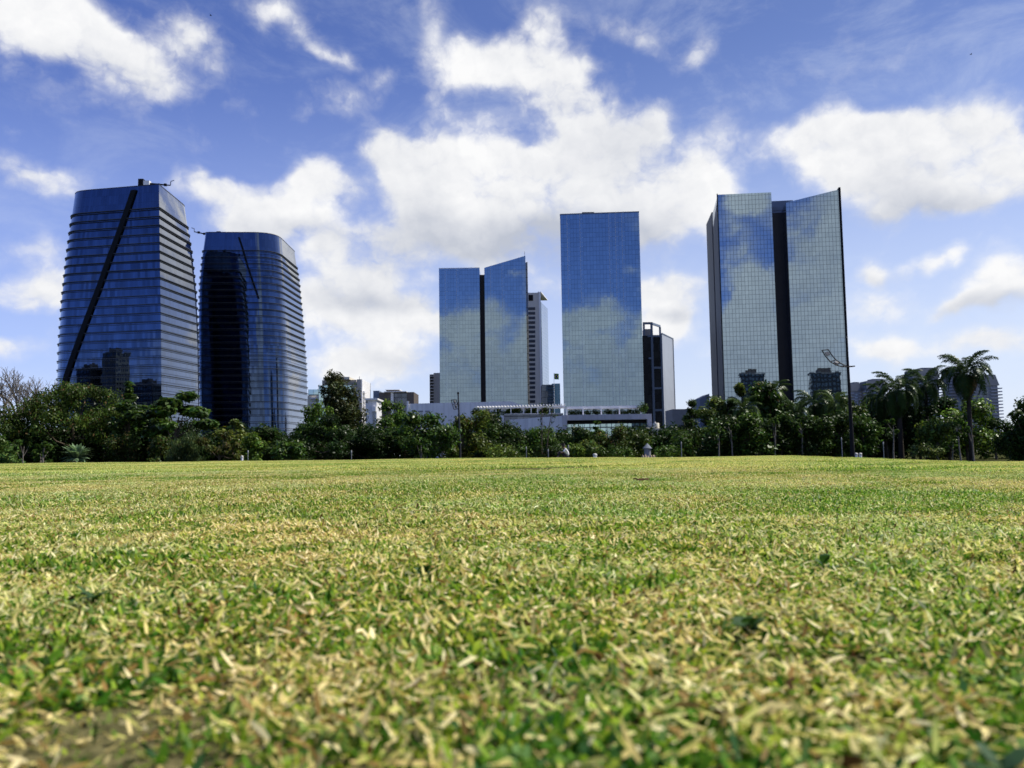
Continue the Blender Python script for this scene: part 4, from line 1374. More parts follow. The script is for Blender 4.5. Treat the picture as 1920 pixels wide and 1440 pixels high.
bare_tree('bare_tree', 'leafless pale-twigged tree at the left edge of the photo', 22, 704, 130, 100, 5, base_r=.34)
TR = [
    # name, label, category, px, top, width, Y, options
    ('umbrella_tree', 'huge dark umbrella-crowned tree with rusty tips below the taller curved tower', 'tree', 140, 722, 225, 98, dict(kind='umbrella', base=(.048, .072, .016), leaf=.30, dens=1.3, clear=.22, dry=.05)),
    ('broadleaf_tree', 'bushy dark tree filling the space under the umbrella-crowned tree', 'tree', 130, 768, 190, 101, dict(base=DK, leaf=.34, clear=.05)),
    ('broadleaf_tree', 'dark tree standing between the bare tree and the umbrella-crowned tree', 'tree', 48, 770, 90, 97, dict(base=G1, clear=.1)),
    ('large_leaved_tree', 'wide-branching tree with drooping bright leaf clusters in front of the taller curved tower', 'tree', 322, 738, 145, 90, dict(kind='sparse', base=G2, leaf=.62, dens=3.2, clear=.35, mat_='bigleaf', up=.8, flat=.6)),
    ('large_leaved_tree', 'slender large-leaved tree whose tip sticks up beside the umbrella crown', 'tree', 240, 718, 60, 92, dict(kind='column', base=G2, leaf=.6, dens=1.6, clear=.3, mat_='bigleaf', up=.8)),
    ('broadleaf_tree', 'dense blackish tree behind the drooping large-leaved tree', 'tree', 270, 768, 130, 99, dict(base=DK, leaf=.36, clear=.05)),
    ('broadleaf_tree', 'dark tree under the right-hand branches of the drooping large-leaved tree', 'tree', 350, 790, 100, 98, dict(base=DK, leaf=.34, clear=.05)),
    ('young_tree', 'feathery dark green small tree in the lower left corner of the tree belt', 'tree', 14, 818, 46, 79, dict(base=G2, leaf=.26, clear=.2)),
    ('young_tree', 'small round-leaved sapling on pale stems in front of the left edge trees', 'tree', 22, 838, 34, 76, dict(base=(.08, .13, .04), leaf=.24, clear=.25, bark='palebark', dens=.8)),
    ('young_tree', 'thin-stemmed sapling left of the spiky bright shrub', 'tree', 78, 832, 44, 77, dict(kind='sparse', base=G2, leaf=.26, clear=.35, bark='palebark', dens=2)),
    ('weeping_shrub', 'grey-green willow-like shrub with fine hanging leaves', 'shrub', 345, 812, 64, 80, dict(base=GRY, leaf=.26, droop=1.2, slim=.22, clear=.02, dens=1.7, trunk=False)),
    ('broadleaf_shrub', 'brownish shrub just left of the willow-like shrub', 'shrub', 300, 818, 46, 84, dict(base=OLV, leaf=.28, clear=.05, dry=.08)),
    ('broadleaf_shrub', 'dark shrub below the umbrella tree with a few brown leaves', 'shrub', 228, 815, 70, 88, dict(base=OLV, leaf=.28, clear=.05, dry=.1)),
    ('small_tree', 'small yellowish-brown tree on a thin leaning trunk below the shorter curved tower', 'tree', 412, 812, 74, 79, dict(kind='umbrella', base=(.062, .068, .02), leaf=.24, clear=.34, dry=.10, dens=1.2)),
    ('large_leaved_tree', 'upright yellow-green tree reaching up in front of the shorter curved tower', 'tree', 436, 788, 62, 86, dict(kind='column', base=(.10, .115, .022), leaf=.40, clear=.25, mat_='bigleaf')),
    ('young_tree', 'light green small-leaved tree right of the yellow-green tree', 'tree', 472, 812, 48, 82, dict(base=G3, leaf=.3, clear=.25)),
    ('broadleaf_tree', 'dark round tree under the rounded corner of the shorter curved tower', 'tree', 510, 799, 100, 90, dict(base=G1, leaf=.32, clear=.06)),
    ('broadleaf_shrub', 'shrub with large shiny leaves at the lawn edge below the shorter curved tower', 'shrub', 545, 828, 62, 79, dict(base=G2, leaf=.36, clear=.06, mat_='bigleaf', dens=1.2)),
    ('round_tree', 'bright ball-shaped tree below the beige office block', 'tree', 598, 758, 82, 104, dict(base=G3, leaf=.36, clear=.25, spread=.5)),
    ('tall_tree', 'tall ragged dark tree standing in front of the beige office block', 'tree', 638, 722, 84, 150, dict(base=(.040, .045, .018), leaf=.5, clear=.15, dens=1.5)),
    ('tall_tree', 'small ragged crown rising above the tall dark tree by the beige office block', 'tree', 622, 697, 42, 152, dict(base=(.045, .046, .018), leaf=.45, clear=.66, dens=1.1)),
    ('umbrella_tree', 'wide low blackish tree under the beige office block', 'tree', 640, 784, 178, 92, dict(kind='umbrella', base=DK, leaf=.28, dens=1.5, clear=.12)),
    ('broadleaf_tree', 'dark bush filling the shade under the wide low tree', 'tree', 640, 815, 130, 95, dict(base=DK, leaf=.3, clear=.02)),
    ('round_tree', 'small domed bright tree in front of the dark brown office block', 'tree', 733, 752, 50, 108, dict(base=G3, leaf=.36, clear=.3, spread=.5)),
    ('broadleaf_tree', 'mid green tree between the wide low tree and the podium wall', 'tree', 722, 784, 84, 94, dict(base=G2, leaf=.32, clear=.1)),
    ('broadleaf_tree', 'dark leafy tree at the left end of the podium wall', 'tree', 760, 778, 76, 92, dict(base=G1, leaf=.34, clear=.12)),
    ('leafy_tree', 'leafy green tree on two white stems in front of the podium wall', 'tree', 792, 773, 78, 84, dict(base=G2, leaf=.4, clear=.28, bark='palebark', mat_='bigleaf')),
    ('leafy_tree', 'slightly lower leafy tree on one white stem left of the tall thin lamp', 'tree', 828, 797, 70, 81, dict(base=G2, leaf=.36, clear=.3, bark='palebark', mat_='bigleaf')),
    ('yellowing_tree', 'yellow-green tree directly behind the tall thin lamp', 'tree', 872, 773, 86, 90, dict(base=(.072, .09, .02), leaf=.32, clear=.1, dry=.06)),
    ('broadleaf_tree', 'grey-green shrubby tree right of the tall thin lamp', 'tree', 915, 776, 80, 95, dict(base=G1, leaf=.3, clear=.05)),
    ('broadleaf_shrub', 'big dark green bush before the left part of the terrace wall', 'shrub', 950, 793, 84, 91, dict(base=G1, leaf=.28, clear=.03, dens=1.3)),
    ('broadleaf_shrub', 'sloping green bush before the middle of the terrace wall', 'shrub', 1000, 803, 80, 90, dict(base=G2, leaf=.26, clear=.03, dens=1.3)),
    ('broadleaf_shrub', 'low green bush before the pier of the terrace wall', 'shrub', 1043, 814, 62, 89, dict(base=G1, leaf=.26, clear=.03, dens=1.3)),
    ('flowering_shrub', 'low yellow-flecked shrub at the lawn edge left of the seated person', 'shrub', 940, 832, 70, 80, dict(base=YEL, leaf=.24, clear=.04, spread=.6)),
    ('flowering_shrub', 'bright green shrub behind and right of the seated person', 'shrub', 1078, 832, 40, 79, dict(base=(.11, .15, .03), leaf=.28, clear=.04, spread=.5, droop=.5)),
    ('broadleaf_shrub', 'dark bush behind the seated person', 'shrub', 1030, 832, 60, 82, dict(base=G1, leaf=.26, clear=.03)),
    ('broadleaf_tree', 'dark tree before the left end of the concrete pavilion', 'tree', 1090, 800, 62, 88, dict(base=G1, leaf=.32, clear=.06)),
    ('broadleaf_tree', 'tree with upright leafy shoots before the pavilion glass', 'tree', 1118, 790, 46, 92, dict(kind='column', base=G2, leaf=.34, clear=.1)),
    ('broadleaf_tree', 'brown-twigged tree before the middle of the pavilion glass', 'tree', 1150, 800, 74, 90, dict(base=OLV, leaf=.3, clear=.06, dry=.15, dens=.8)),
    ('broadleaf_shrub', 'pale leafy shrub at the lawn edge below the pavilion', 'shrub', 1112, 826, 52, 80, dict(base=(.10, .13, .04), leaf=.32, clear=.05, spread=.5, droop=.5)),
    ('broadleaf_shrub', 'round dark shrub left of the little kiosk', 'shrub', 1156, 834, 66, 79, dict(base=G2, leaf=.26, clear=.02)),
    ('broadleaf_tree', 'olive tree before the right end of the pavilion', 'tree', 1188, 808, 62, 86, dict(base=OLV, leaf=.28, clear=.08)),
    ('broadleaf_tree', 'blackish tree below the cream water tank', 'tree', 1236, 806, 76, 90, dict(base=DK, leaf=.3, clear=.04)),
    ('broadleaf_shrub', 'dark bush at the lawn edge right of the little kiosk', 'shrub', 1252, 835, 60, 80, dict(base=G2, leaf=.28, clear=.04)),
    ('bamboo_clump', 'feathery bamboo-like tree left of the silver tower', 'tree', 1300, 752, 66, 92, dict(kind='column', base=G1, leaf=.4, clear=.1, slim=.25, droop=.6, dens=1.4)),
    ('broadleaf_tree', 'light bushy tree at the left foot of the silver tower', 'tree', 1332, 748, 70, 96, dict(base=(.065, .085, .02), leaf=.32, clear=.1)),
    ('broadleaf_tree', 'dark tree with pale trunk below the side face of the silver tower', 'tree', 1302, 800, 80, 84, dict(base=G1, leaf=.3, clear=.12)),
    ('large_leaved_tree', 'thin tree topped with starry leaf rosettes before the silver tower', 'tree', 1372, 722, 52, 88, dict(kind='sparse', base=(.07, .085, .022), leaf=.5, dens=3.0, clear=.62, mat_='bigleaf', bark='palebark')),
    ('broadleaf_tree', 'bushy tree under the starry rosettes before the silver tower', 'tree', 1360, 765, 84, 90, dict(base=G1, leaf=.32, clear=.1)),
    ('large_leaved_tree', 'glossy tree with orange leaves before the left slab of the silver tower', 'tree', 1428, 722, 76, 90, dict(base=G2, leaf=.5, dens=1.3, clear=.3, mat_='bigleaf', dry=.07)),
    ('broadleaf_tree', 'dark tree with pale forked branches below the silver tower', 'tree', 1418, 772, 90, 86, dict(base=DK, leaf=.3, clear=.22, bark='palebark', dens=.8)),
    ('broadleaf_tree', 'dark tree directly under the black recess of the silver tower', 'tree', 1478, 752, 88, 94, dict(base=G1, leaf=.34, clear=.12)),
    ('broadleaf_tree', 'dark tree under the right slab of the silver tower', 'tree', 1535, 768, 84, 92, dict(base=G1, leaf=.32, clear=.12)),
    ('broadleaf_tree', 'light-topped bushy tree right behind the big lamp post', 'tree', 1622, 742, 74, 100, dict(base=(.055, .075, .018), leaf=.34, clear=.12)),
    ('broadleaf_tree', 'dark tree between the big lamp post and the palm clump', 'tree', 1636, 785, 84, 90, dict(base=DK, leaf=.32, clear=.2)),
    ('broadleaf_tree', 'blackish tree below the palm clump', 'tree', 1725, 768, 120, 96, dict(base=DK, leaf=.32, clear=.16)),
    ('leafy_tree', 'sunlit light-green bush wrapped round the foot of the tall palm', 'tree', 1815, 752, 100, 88, dict(base=(.085, .125, .024), leaf=.38, clear=.18, spread=.55, mat_='bigleaf')),
    ('leafy_tree', 'bright leafy tree low between the palm clump and the tall palm', 'tree', 1758, 790, 76, 82, dict(base=(.08, .11, .026), leaf=.36, clear=.25, spread=.55, bark='palebark')),
    ('broadleaf_shrub', 'pale shrub at the lawn edge below the palm clump', 'shrub', 1735, 832, 60, 79, dict(base=(.08, .10, .035), leaf=.3, clear=.1, spread=.55)),
    ('broadleaf_tree', 'dark tree right of the tall palm', 'tree', 1868, 780, 60, 98, dict(base=DK, leaf=.32, clear=.3)),
    ('round_tree', 'large black-green round tree cut by the right edge of the photo', 'tree', 1922, 748, 96, 74, dict(base=G1, leaf=.30, clear=.04, dens=1.4)),
]
for nm, lab, cat, px, ty, w, Y, op in TR:
    tree(nm, lab, cat, px, ty, w, Y, **op)

TR2 = [
    ('broadleaf_tree', 'dense green tree before the dark side face of the silver tower', 'tree', 1350, 782, 80, 80, dict(base=G1, leaf=.3, clear=.1, dens=1.2)),
    ('broadleaf_tree', 'dense mid-green tree in the front row below the left half of the silver tower', 'tree', 1405, 776, 74, 79, dict(base=G2, leaf=.3, clear=.16, dens=1.1)),
    ('broadleaf_tree', 'dense dark tree at the front of the belt under the black recess', 'tree', 1465, 774, 82, 80, dict(base=G1, leaf=.3, clear=.14, dens=1.2)),
    ('broadleaf_tree', 'dense green tree in the front row below the right half of the silver tower', 'tree', 1520, 780, 80, 79, dict(base=G1, leaf=.3, clear=.14, dens=1.2)),
    ('broadleaf_tree', 'leafy dark tree crowding the foot of the big lamp post from the left', 'tree', 1568, 772, 70, 81, dict(base=G1, leaf=.32, clear=.16, dens=1.1)),
    ('broadleaf_tree', 'leafy green tree in front of the bushy tree right of the big lamp post', 'tree', 1618, 778, 66, 82, dict(base=G2, leaf=.32, clear=.2)),
    ('broadleaf_tree', 'black-green tree filling the middle of the palm clump', 'tree', 1712, 738, 110, 93, dict(base=DK, leaf=.34, clear=.2, dens=1.2)),
    ('broadleaf_tree', 'black-green tree filling the left side of the palm clump', 'tree', 1668, 752, 84, 94, dict(base=DK, leaf=.34, clear=.2, dens=1.2)),
    ('broadleaf_tree', 'dark tree behind the tall palm trunk', 'tree', 1780, 745, 80, 95, dict(base=DK, leaf=.34, clear=.2, dens=1.2)),
]
for nm, lab, cat, px, ty, w, Y, op in TR2:
    tree(nm, lab, cat, px, ty, w, Y, **op)

# unlit thicket between and behind the trees one can tell apart
rng_ = random.Random(4)
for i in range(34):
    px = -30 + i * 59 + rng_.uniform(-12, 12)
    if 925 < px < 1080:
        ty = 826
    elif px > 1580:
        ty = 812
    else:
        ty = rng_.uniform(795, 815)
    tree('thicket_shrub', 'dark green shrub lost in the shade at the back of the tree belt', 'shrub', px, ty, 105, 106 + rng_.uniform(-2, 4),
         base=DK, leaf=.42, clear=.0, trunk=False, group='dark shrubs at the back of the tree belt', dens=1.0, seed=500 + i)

palm(1822, 668, 82, 118, 34, 'tall palm with arching fronds and a few orange ones at the right of the photo', 3, dry=3, trunk_r=.2)
palm(1690, 703, 84, 112, 30, 'stout palm in the clump left of the tall palm, with a thick dark trunk', 5, trunk_r=.24)
palm(1742, 696, 92, 100, 28, 'palm in the clump nearest the tall palm, partly hidden', 8)
palm(1662, 722, 90, 92, 26, 'leftmost palm of the clump right of the big lamp post', 9)
palm(1570, 738, 84, 78, 24, 'small upright palm just left of the big lamp post', 12, set_=FROND_LIGHT[:2])
palm(1532, 732, 88, 92, 26, 'palm drooping across the right slab of the silver tower', 15)
palm(1452, 718, 90, 88, 26, 'palm before the black recess of the silver tower', 16, set_=FROND_LIGHT)
palm(1500, 752, 84, 80, 24, 'shorter palm between two taller palms below the silver tower', 18)
palm(1398, 748, 86, 84, 24, 'palm with light arching fronds left of the black recess', 21, set_=FROND_LIGHT)


def rosette(name, label, px, topy, wpx, Y, n, base, slim, L_up, cat='shrub', mt='bigleaf', wide=.16):
    """Plant whose long leaves spray out of one point or a short stem."""
    rng = np.random.default_rng(int(px))
    x = at(px, 850, Y).x
    g = hz(x, Y)
    h = at(px, topy, Y).z - g
    w = wpx * Y / F
    t = thing(name, label, cat, (x, Y, g))
    V, Q, C = [], [], []
    for i in range(n):
        a = rng.random() * 6.283
        e = rng.uniform(-.15, 1.35) if L_up else rng.uniform(.5, 1.4)
        d = np.array([math.cos(a) * math.cos(e), math.sin(a) * math.cos(e), math.sin(e)])
        L = (w * .5 * abs(math.cos(e)) + h * .42 * abs(math.sin(e))) * rng.uniform(.8, 1.1)
        o = np.array([0, 0, h * (.50 if L_up else .02)])
        s = np.cross(d, [0, 0, 1.0])
        s /= max(np.linalg.norm(s), 1e-3)
        wv = s * wide * h * .5
        p = [o + d * L * .15, o + d * L * .6 + np.array([0, 0, .06 * L]), o + d * L - np.array([0, 0, .12 * L])]
        k = len(V)
        V += [p[0] - wv * .3, p[0] + wv * .3, p[1] + wv, p[1] - wv, p[1] - wv, p[1] + wv, p[2] + wv * .1, p[2] - wv * .1]
        Q += [(k, k + 1, k + 2, k + 3), (k + 4, k + 5, k + 6, k + 7)]
        C += [np.array(base) * rng.uniform(.6, 1.4)] * 8
    link_mesh('leaves', np_mesh('leaves', np.array(V), np.array(Q), np.array(C), M[mt]), t)
    if L_up:
        MB().tube([(x, Y, g - .1), (x + .05, Y, g + h * .5)], [.06, .04], 6).build('stem', M['palebark'], t)


rosette('rosette_shrub', 'bright spiky shrub with long silvery-green leaves radiating from a stem', 143, 828, 50, 74, 110, (.16, .24, .13), .2, True, wide=.13)
rosette('spiky_plant', 'low tuft of narrow arching leaves left of the willow-like shrub', 305, 857, 34, 76, 90, (.06, .11, .022), .1, False, 'plant', wide=.08)
rosette('spiky_plant', 'low tuft of narrow arching leaves below the umbrella tree', 238, 853, 34, 77, 90, (.07, .11, .022), .1, False, 'plant', wide=.08)

# roof-terrace planting
for k, px in enumerate((893, 914, 934, 952, 971, 992, 1005, 1020)):
    Y = 214.0
    x, zb = at(px, 780, Y).x, at(975, 785, Yg).z - .2
    rng = np.random.default_rng(70 + k)
    t = thing('potted_tree', 'small dark ball-crowned tree standing under the white pergola', 'tree', (x, Y + 2, zb), 'small trees under the pergola')
    C, rad = clumps(rng, 'round', 3.2, 3.2, 1.0)
    n = 620
    V, Q, idx = leaf_cloud(rng, C, rad, n, .42)
    link_mesh('crown', np_mesh('crown', V, Q, leaf_colors(rng, n, G1, idx, len(C)), M['leaf']), t)
    MB().tube([(x, Y + 2, zb), (x, Y + 2, zb + 2.0)], .09, 6).build('trunk', M['bark'], t)
xa_, xb_ = at(1064, 770, Yc + 3).x, at(1201, 770, Yc + 3).x
rng = np.random.default_rng(91)
n = 3600
cc = np.stack([rng.uniform(xa_, xb_, 160), rng.uniform(Yc + 3.4, Yc + 5.5, 160), rng.uniform(0.25, 1.15, 160)], 1)
t = thing('hedge', 'long clipped hedge under the white canopy on the concrete pavilion', 'hedge', ((xa_ + xb_) / 2, Yc + 4, fz1))
V, Q, idx = leaf_cloud(rng, cc - np.array([(xa_ + xb_) / 2, Yc + 4, 0]), np.full(160, .55), n, .34)
link_mesh('foliage', np_mesh('foliage', V, Q, leaf_colors(rng, n, (.045, .06, .018), idx, 160), M['leaf']), t)
x = at(1207, 770, Yc + 2).x
rng = np.random.default_rng(92)
t = thing('terrace_bush', 'round bushy plant at the right end of the hedge on the concrete pavilion', 'bush', (x, Yc + 2, fz1))
C, rad = clumps(rng, 'round', 2.9, 2.9, .2)
V, Q, idx = leaf_cloud(rng, C, rad, 700, .4)
link_mesh('foliage', np_mesh('foliage', V, Q, leaf_colors(rng, 700, G2, idx, len(C)), M['leaf']), t)

# slender saplings and stakes at the edge of the lawn
for k, (px, ty, Y, lean) in enumerate(((1016, 757, 83, .12), (1024, 762, 84, .75))):
    x = at(px, 850, Y).x
    g = hz(x, Y)
    h = at(px, ty, Y).z - g
    t = thing('sapling', ('straight thin dark sapling with tiny leaves before the terrace wall', 'leaning thin dark sapling with tiny leaves before the terrace wall')[k], 'tree', (x, Y, g))
    mb = MB()
    P = [Vector((x + lean * s * s, Y, g + h * s)) for s in (-.02, .3, .6, .85, 1)]
    mb.tube(P, [.07, .06, .045, .03, .015], 6)
    rr_ = random.Random(k)
    ends = []
    for i in range(9):
        s = .45 + .55 * i / 9
        p = P[1].lerp(P[4], (s - .3) / .7)
        e = p + Vector((rr_.uniform(-.5, .5), rr_.uniform(-.4, .4), rr_.uniform(.2, .6)))
        mb.tube([p, e], [.02, .008], 5)
        ends.append(tuple(e - Vector((x, Y, g))))
    mb.build('trunk', M['bark'], t)
    rng = np.random.default_rng(33 + k)
    V, Q, idx = leaf_cloud(rng, np.array(ends), np.full(len(ends), .28), 90, .22)
    link_mesh('crown', np_mesh('crown', V, Q, leaf_colors(rng, 90, OLV, idx, len(ends)), M['leaf']), t)
for px, ty, Y, lab in ((42, 838, 75, 'pale bent sapling stem left of the spiky bright shrub'), (81, 842, 75, 'pair of pale thin stems just left of the spiky bright shrub'),
                       (790, 838, 76, 'pale straight sapling stem below the podium wall'), (1348, 815, 77, 'thin pale sapling stem below the side of the silver tower'),
                       (1374, 805, 78, 'pale sapling stem below the left slab of the silver tower'), (1453, 790, 78, 'bright pale trunk below the left slab of the silver tower'),
                       (1505, 800, 78, 'leaning pale trunk below the right slab of the silver tower'), (1675, 800, 76, 'tall thin pale stem left of the thick palm trunk'),
                       (1786, 838, 72, 'short leaning pale stem near the foot of the tall palm'), (1802, 800, 71, 'tall slightly leaning pale stem left of the tall palm'),
                       (1826, 800, 72, 'thin grey stem right of the tall palm trunk')):
    tree('sapling', lab, 'tree', px, ty - 14, 24, Y, kind='sparse', base=G2, leaf=.22, dens=1.2, clear=.6, bark='palebark')

# ------------------------------------------------------------------ lamps and small things at the lawn edge
Y = 70.0
xb_, xt_ = at(1599, 861, Y), at(1586.5, 634, Y)
g = hz(xb_.x, Y)
t = thing('street_lamp', 'tall black street lamp with a curved ladder-like arm before the silver tower', 'street lamp', (xb_.x, Y, g))
MB().tube([(xb_.x, Y, g - .1), (xb_.x, Y, g + 3.0), (xt_.x + .02, Y, xt_.z)], [.21, .15, .085], 12).build('pole', M['black'], t, 40)
MB().tube([(xt_.x + .02, Y, xt_.z + .01), (xt_.x + .02, Y, xt_.z + .12)], [.12, .05], 10).build('finial', M['black'], t)
r1 = [at(px, py, Y - .35) for px, py in ((1541, 657), (1548, 668), (1557, 678.5), (1567, 684), (1578, 687.3), (1590, 688), (1603, 686.5))]
r2 = [at(px, py, Y + .35) for px, py in ((1553, 655.5), (1559, 665), (1567, 674.5), (1576, 681), (1584, 685), (1592, 687), (1603, 686.4))]
arm = MB()
arm.tube(r1, .045, 6).tube(r2, .045, 6)
for i in (0, 2, 3, 4, 5):
    arm.tube([r1[i], r2[i]], .04, 6)
arm.build('curved_arm', M['black'], t, 50)
for i in (0.45, 2.4):
    k, f_ = int(i), i - int(i)
    a1, a2 = r1[k].lerp(r1[k + 1], f_), r2[k].lerp(r2[k + 1], f_)
    b1, b2 = r1[k].lerp(r1[k + 1], min(1, f_ + .5)), r2[k].lerp(r2[k + 1], min(1, f_ + .5))
    q = lambda a, b, s: a.lerp(b, s)
    mb = MB()
    lo = [q(a1, a2, .2), q(a1, a2, .8), q(b1, b2, .8), q(b1, b2, .2)]
    mb.hexa([p - Vector((0, 0, .05)) for p in lo] + [p + Vector((0, 0, .05)) for p in lo])
    mb.build('lamp_head', M['dark_metal'], t)

Y = 84.0
xb_, xt_ = at(863, 858, Y), at(859, 739, Y)
g = hz(xb_.x, Y)
t = thing('street_lamp', 'slender grey street lamp with a tilted square frame of lamps before the split tower', 'street lamp', (xb_.x, Y, g))
MB().tube([(xb_.x, Y, g - .1), (xb_.x, Y, g + 2.5), (xt_.x, Y, xt_.z)], [.13, .10, .07], 10).build('pole', M['dark_metal'], t, 40)
MB().tube([(xt_.x, Y, xt_.z + .01), (xt_.x, Y, xt_.z + .2)], [.13, .1], 8).build('finial', M['black'], t)
c = [at(846, 750, Y - .3), at(855.5, 749.5, Y + .3), at(860, 766, Y + .3), at(851, 767.5, Y - .3)]
mb = MB()
for a, b in zip(c, c[1:] + c[:1]):
    mb.tube([a, b], .04, 6)
m1_, m2_ = c[0].lerp(c[3], .5), c[1].lerp(c[2], .5)
mb.tube([m1_, m2_], .035, 6)
mb.tube([c[2], Vector((xt_.x + .03, Y, at(860, 768, Y).z))], .04, 6)
mb.build('lamp_frame', M['black'], t)
for u0 in (.12, .60):
    lo = [c[0].lerp(c[3], u0).lerp(c[1].lerp(c[2], u0), .35), c[0].lerp(c[3], u0).lerp(c[1].lerp(c[2], u0), .75),
          c[0].lerp(c[3], u0 + .26).lerp(c[1].lerp(c[2], u0 + .26), .75), c[0].lerp(c[3], u0 + .26).lerp(c[1].lerp(c[2], u0 + .26), .35)]
    MB().hexa([p - Vector((0, .04, .04)) for p in lo] + [p + Vector((0, .04, .04)) for p in lo]).build('lamp_head', M['dark_metal'], t)

for px, py, Y, lab in ((465, 844, 74, 'short garden light with a white top below the shorter curved tower'), (659, 844, 75, 'short garden light in the shade of the wide low tree'),
                       (987, 837, 75, 'short garden light left of the seated person, farther from them'), (1028, 842, 74, 'short garden light close to the left of the seated person'),
                       (1066, 834, 76, 'short garden light rising just behind the seated person'), (1278, 828, 77, 'garden light before the dark bush right of the kiosk'),
                       (1579, 820, 74, 'garden light with a pale head just left of the big lamp post'), (1657, 828, 74, 'garden light with a pale head right of the big lamp post')):
    x = at(px, 850, Y).x
    g = hz(x, Y)
    zt = at(px, py, Y).z
    t = thing('garden_light', lab, 'garden light', (x, Y, g), 'garden lights along the lawn edge')
    MB().tube([(x, Y, g - .05), (x, Y, zt - .28)], [.035, .03], 8).build('post', M['grey'], t)
    MB().tube([(x, Y, zt - .28), (x, Y, zt - .25), (x, Y, zt - .08), (x, Y, zt)], [.03, .05, .05, .02], 10).build('lamp_globe', M['globe'], t, 60)

for px, py, Y, s, lab in ((1115.5, 853, 60, 1.0, 'small white domed bollard standing at the lawn edge right of the seated person'),
                          (454, 857, 62, .55, 'tiny pale bollard at the lawn edge below the shorter curved tower'),
                          (1605, 852, 75, 1.0, 'white bollard nearest the foot of the big lamp post'), (1613, 852, 75, 1.0, 'white bollard second from the foot of the big lamp post')):
    x = at(px, 850, Y).x
    g = hz(x, Y)
    zt = at(px, py - 3, Y).z
    r = .10 * s + .03
    t = thing('bollard', lab, 'bollard', (x, Y, g))
    MB().tube([(x, Y, g - .05), (x, Y, zt - .16)], r, 12).build('post', M['white_paint'], t, 40)
    MB().tube([(x, Y, zt - .16), (x, Y, zt - .08), (x, Y, zt - .02), (x, Y, zt)], [r * 1.25, r * 1.2, r * .8, r * .2], 12).build('dome', M['globe'], t, 60)

# kiosk with a pointed roof and boulders round its foot
Y = 78.0
x = at(1214, 850, Y).x
g = hz(x, Y)
zr, ze, = at(1214, 831, Y).z, at(1214, 841.5, Y).z
t = thing('kiosk', 'little grey round kiosk with a pointed grey roof among the shrubs', 'kiosk', (x, Y, g))
MB().tube([(x, Y, g - .1), (x, Y, ze)], .30, 14).build('wall', M['grey'], t, 50)
MB().tube([(x, Y, ze + .003), (x, Y, ze + .06), (x, Y, zr)], [.42, .42, .02], 14).build('roof', M['roofgrey'], t, 35)
rb = random.Random(9)
for k, px in enumerate((1205, 1210.5, 1215, 1220, 1226)):
    Yb_ = 74 + rb.uniform(-1, 1)
    bx = at(px, 850, Yb_).x
    g = hz(bx, Yb_)
    bm = bmesh.new()
    bmesh.ops.create_icosphere(bm, subdivisions=2, radius=1)
    hh = at(px, 852, Yb_).z - g
    for v_ in bm.verts:
        s = 1 + rb.uniform(-.14, .14)
        v_.co = Vector((v_.co.x * .16 * s, v_.co.y * .17 * s, v_.co.z * hh * .56 * s + hh * .42))
    me = bpy.data.meshes.new('boulder')
    bm.to_mesh(me)
    bm.free()
    me.materials.append(M['stone'])
    ob = link_mesh('boulder', me)
    ob.location = (bx, Yb_, g)
    tag(ob, 'tan upright stone in the short row at the foot of the kiosk', 'stone', 'tan stones at the foot of the kiosk')

# litter on the lawn
x = at(1202, 902, 5.4)
gz = hz(x.x, 5.4)
mb = MB()
rb = random.Random(2)
for k in range(11):
    a = rb.uniform(-.5, .5) + (math.pi if rb.random() < .5 else 0)
    L = rb.uniform(.02, .05)
    p = Vector((x.x + rb.uniform(-.02, .02), 5.4 + rb.uniform(-.02, .02), gz + .036 + rb.uniform(0, .008)))
    mb.tube([p, p + Vector((math.cos(a) * L * .6, math.sin(a) * L, .008)), p + Vector((math.cos(a) * L * 1.2, math.sin(a) * L * 1.5, rb.uniform(-.004, .012)))], [.003, .0035, .001], 5)
o_ = mb.build('dry_leaf_cluster', M['litter'])
tag(o_, 'curled brown dry leaf cluster lying alone on the far lawn right of centre', 'dry leaf')

# two birds high in the sky
for px, py, lab in ((395, 29, 'tiny dark bird high in the upper left sky'), (1820.5, 102, 'tiny dark bird high in the upper right sky')):
    c = at(px, py, 150)
    t = thing('bird', lab, 'bird', c)
    mb = MB()
    mb.tube([c + Vector((-.2, 0, 0)), c + Vector((-.12, 0, .02)), c + Vector((.02, 0, .02)), c + Vector((.14, 0, .03)), c + Vector((.2, 0, .02))], [.02, .06, .07, .05, .01], 8)
    mb.build('body', M['black'], t, 60)
    for s in (-1, 1):
        w = MB()
        w.face([c + Vector((-.08, s * .05, .03)), c + Vector((.08, s * .05, .03)), c + Vector((.06, s * .28, .12)), c + Vector((-.02, s * .28, .12))])
        w.face([c + Vector((-.02, s * .28, .12)), c + Vector((.06, s * .28, .12)), c + Vector((-.08, s * .55, .06))])
        w.build('wing', M['black'], t)


# ------------------------------------------------------------------ the seated person
def skin(name, joints, edges, root, material, parent, levels=2):
    me = bpy.data.meshes.new(name)
    me.from_pydata([j[:3] for j in joints], edges, [])
    ob = bpy.data.objects.new(name, me)
    COL.objects.link(ob)
    ob.modifiers.new('skin', 'SKIN')
    ss = ob.modifiers.new('subd', 'SUBSURF')
    ss.levels = ss.render_levels = levels
    for i, j in enumerate(joints):
        r = j[3]
        me.skin_vertices[0].data[i].radius = (r, r) if not hasattr(r, '__len__') else r
        me.skin_vertices[0].data[i].use_root = (i == root)
    bpy.context.view_layer.update()
    dg = bpy.context.evaluated_depsgraph_get()
    new = bpy.data.meshes.new_from_object(ob.evaluated_get(dg))
    new.name = name
    new.materials.clear()
    new.materials.append(material)
    for p in new.polygons:
        p.use_smooth = True
    bpy.data.objects.remove(ob)
    return link_mesh(name, new, parent)


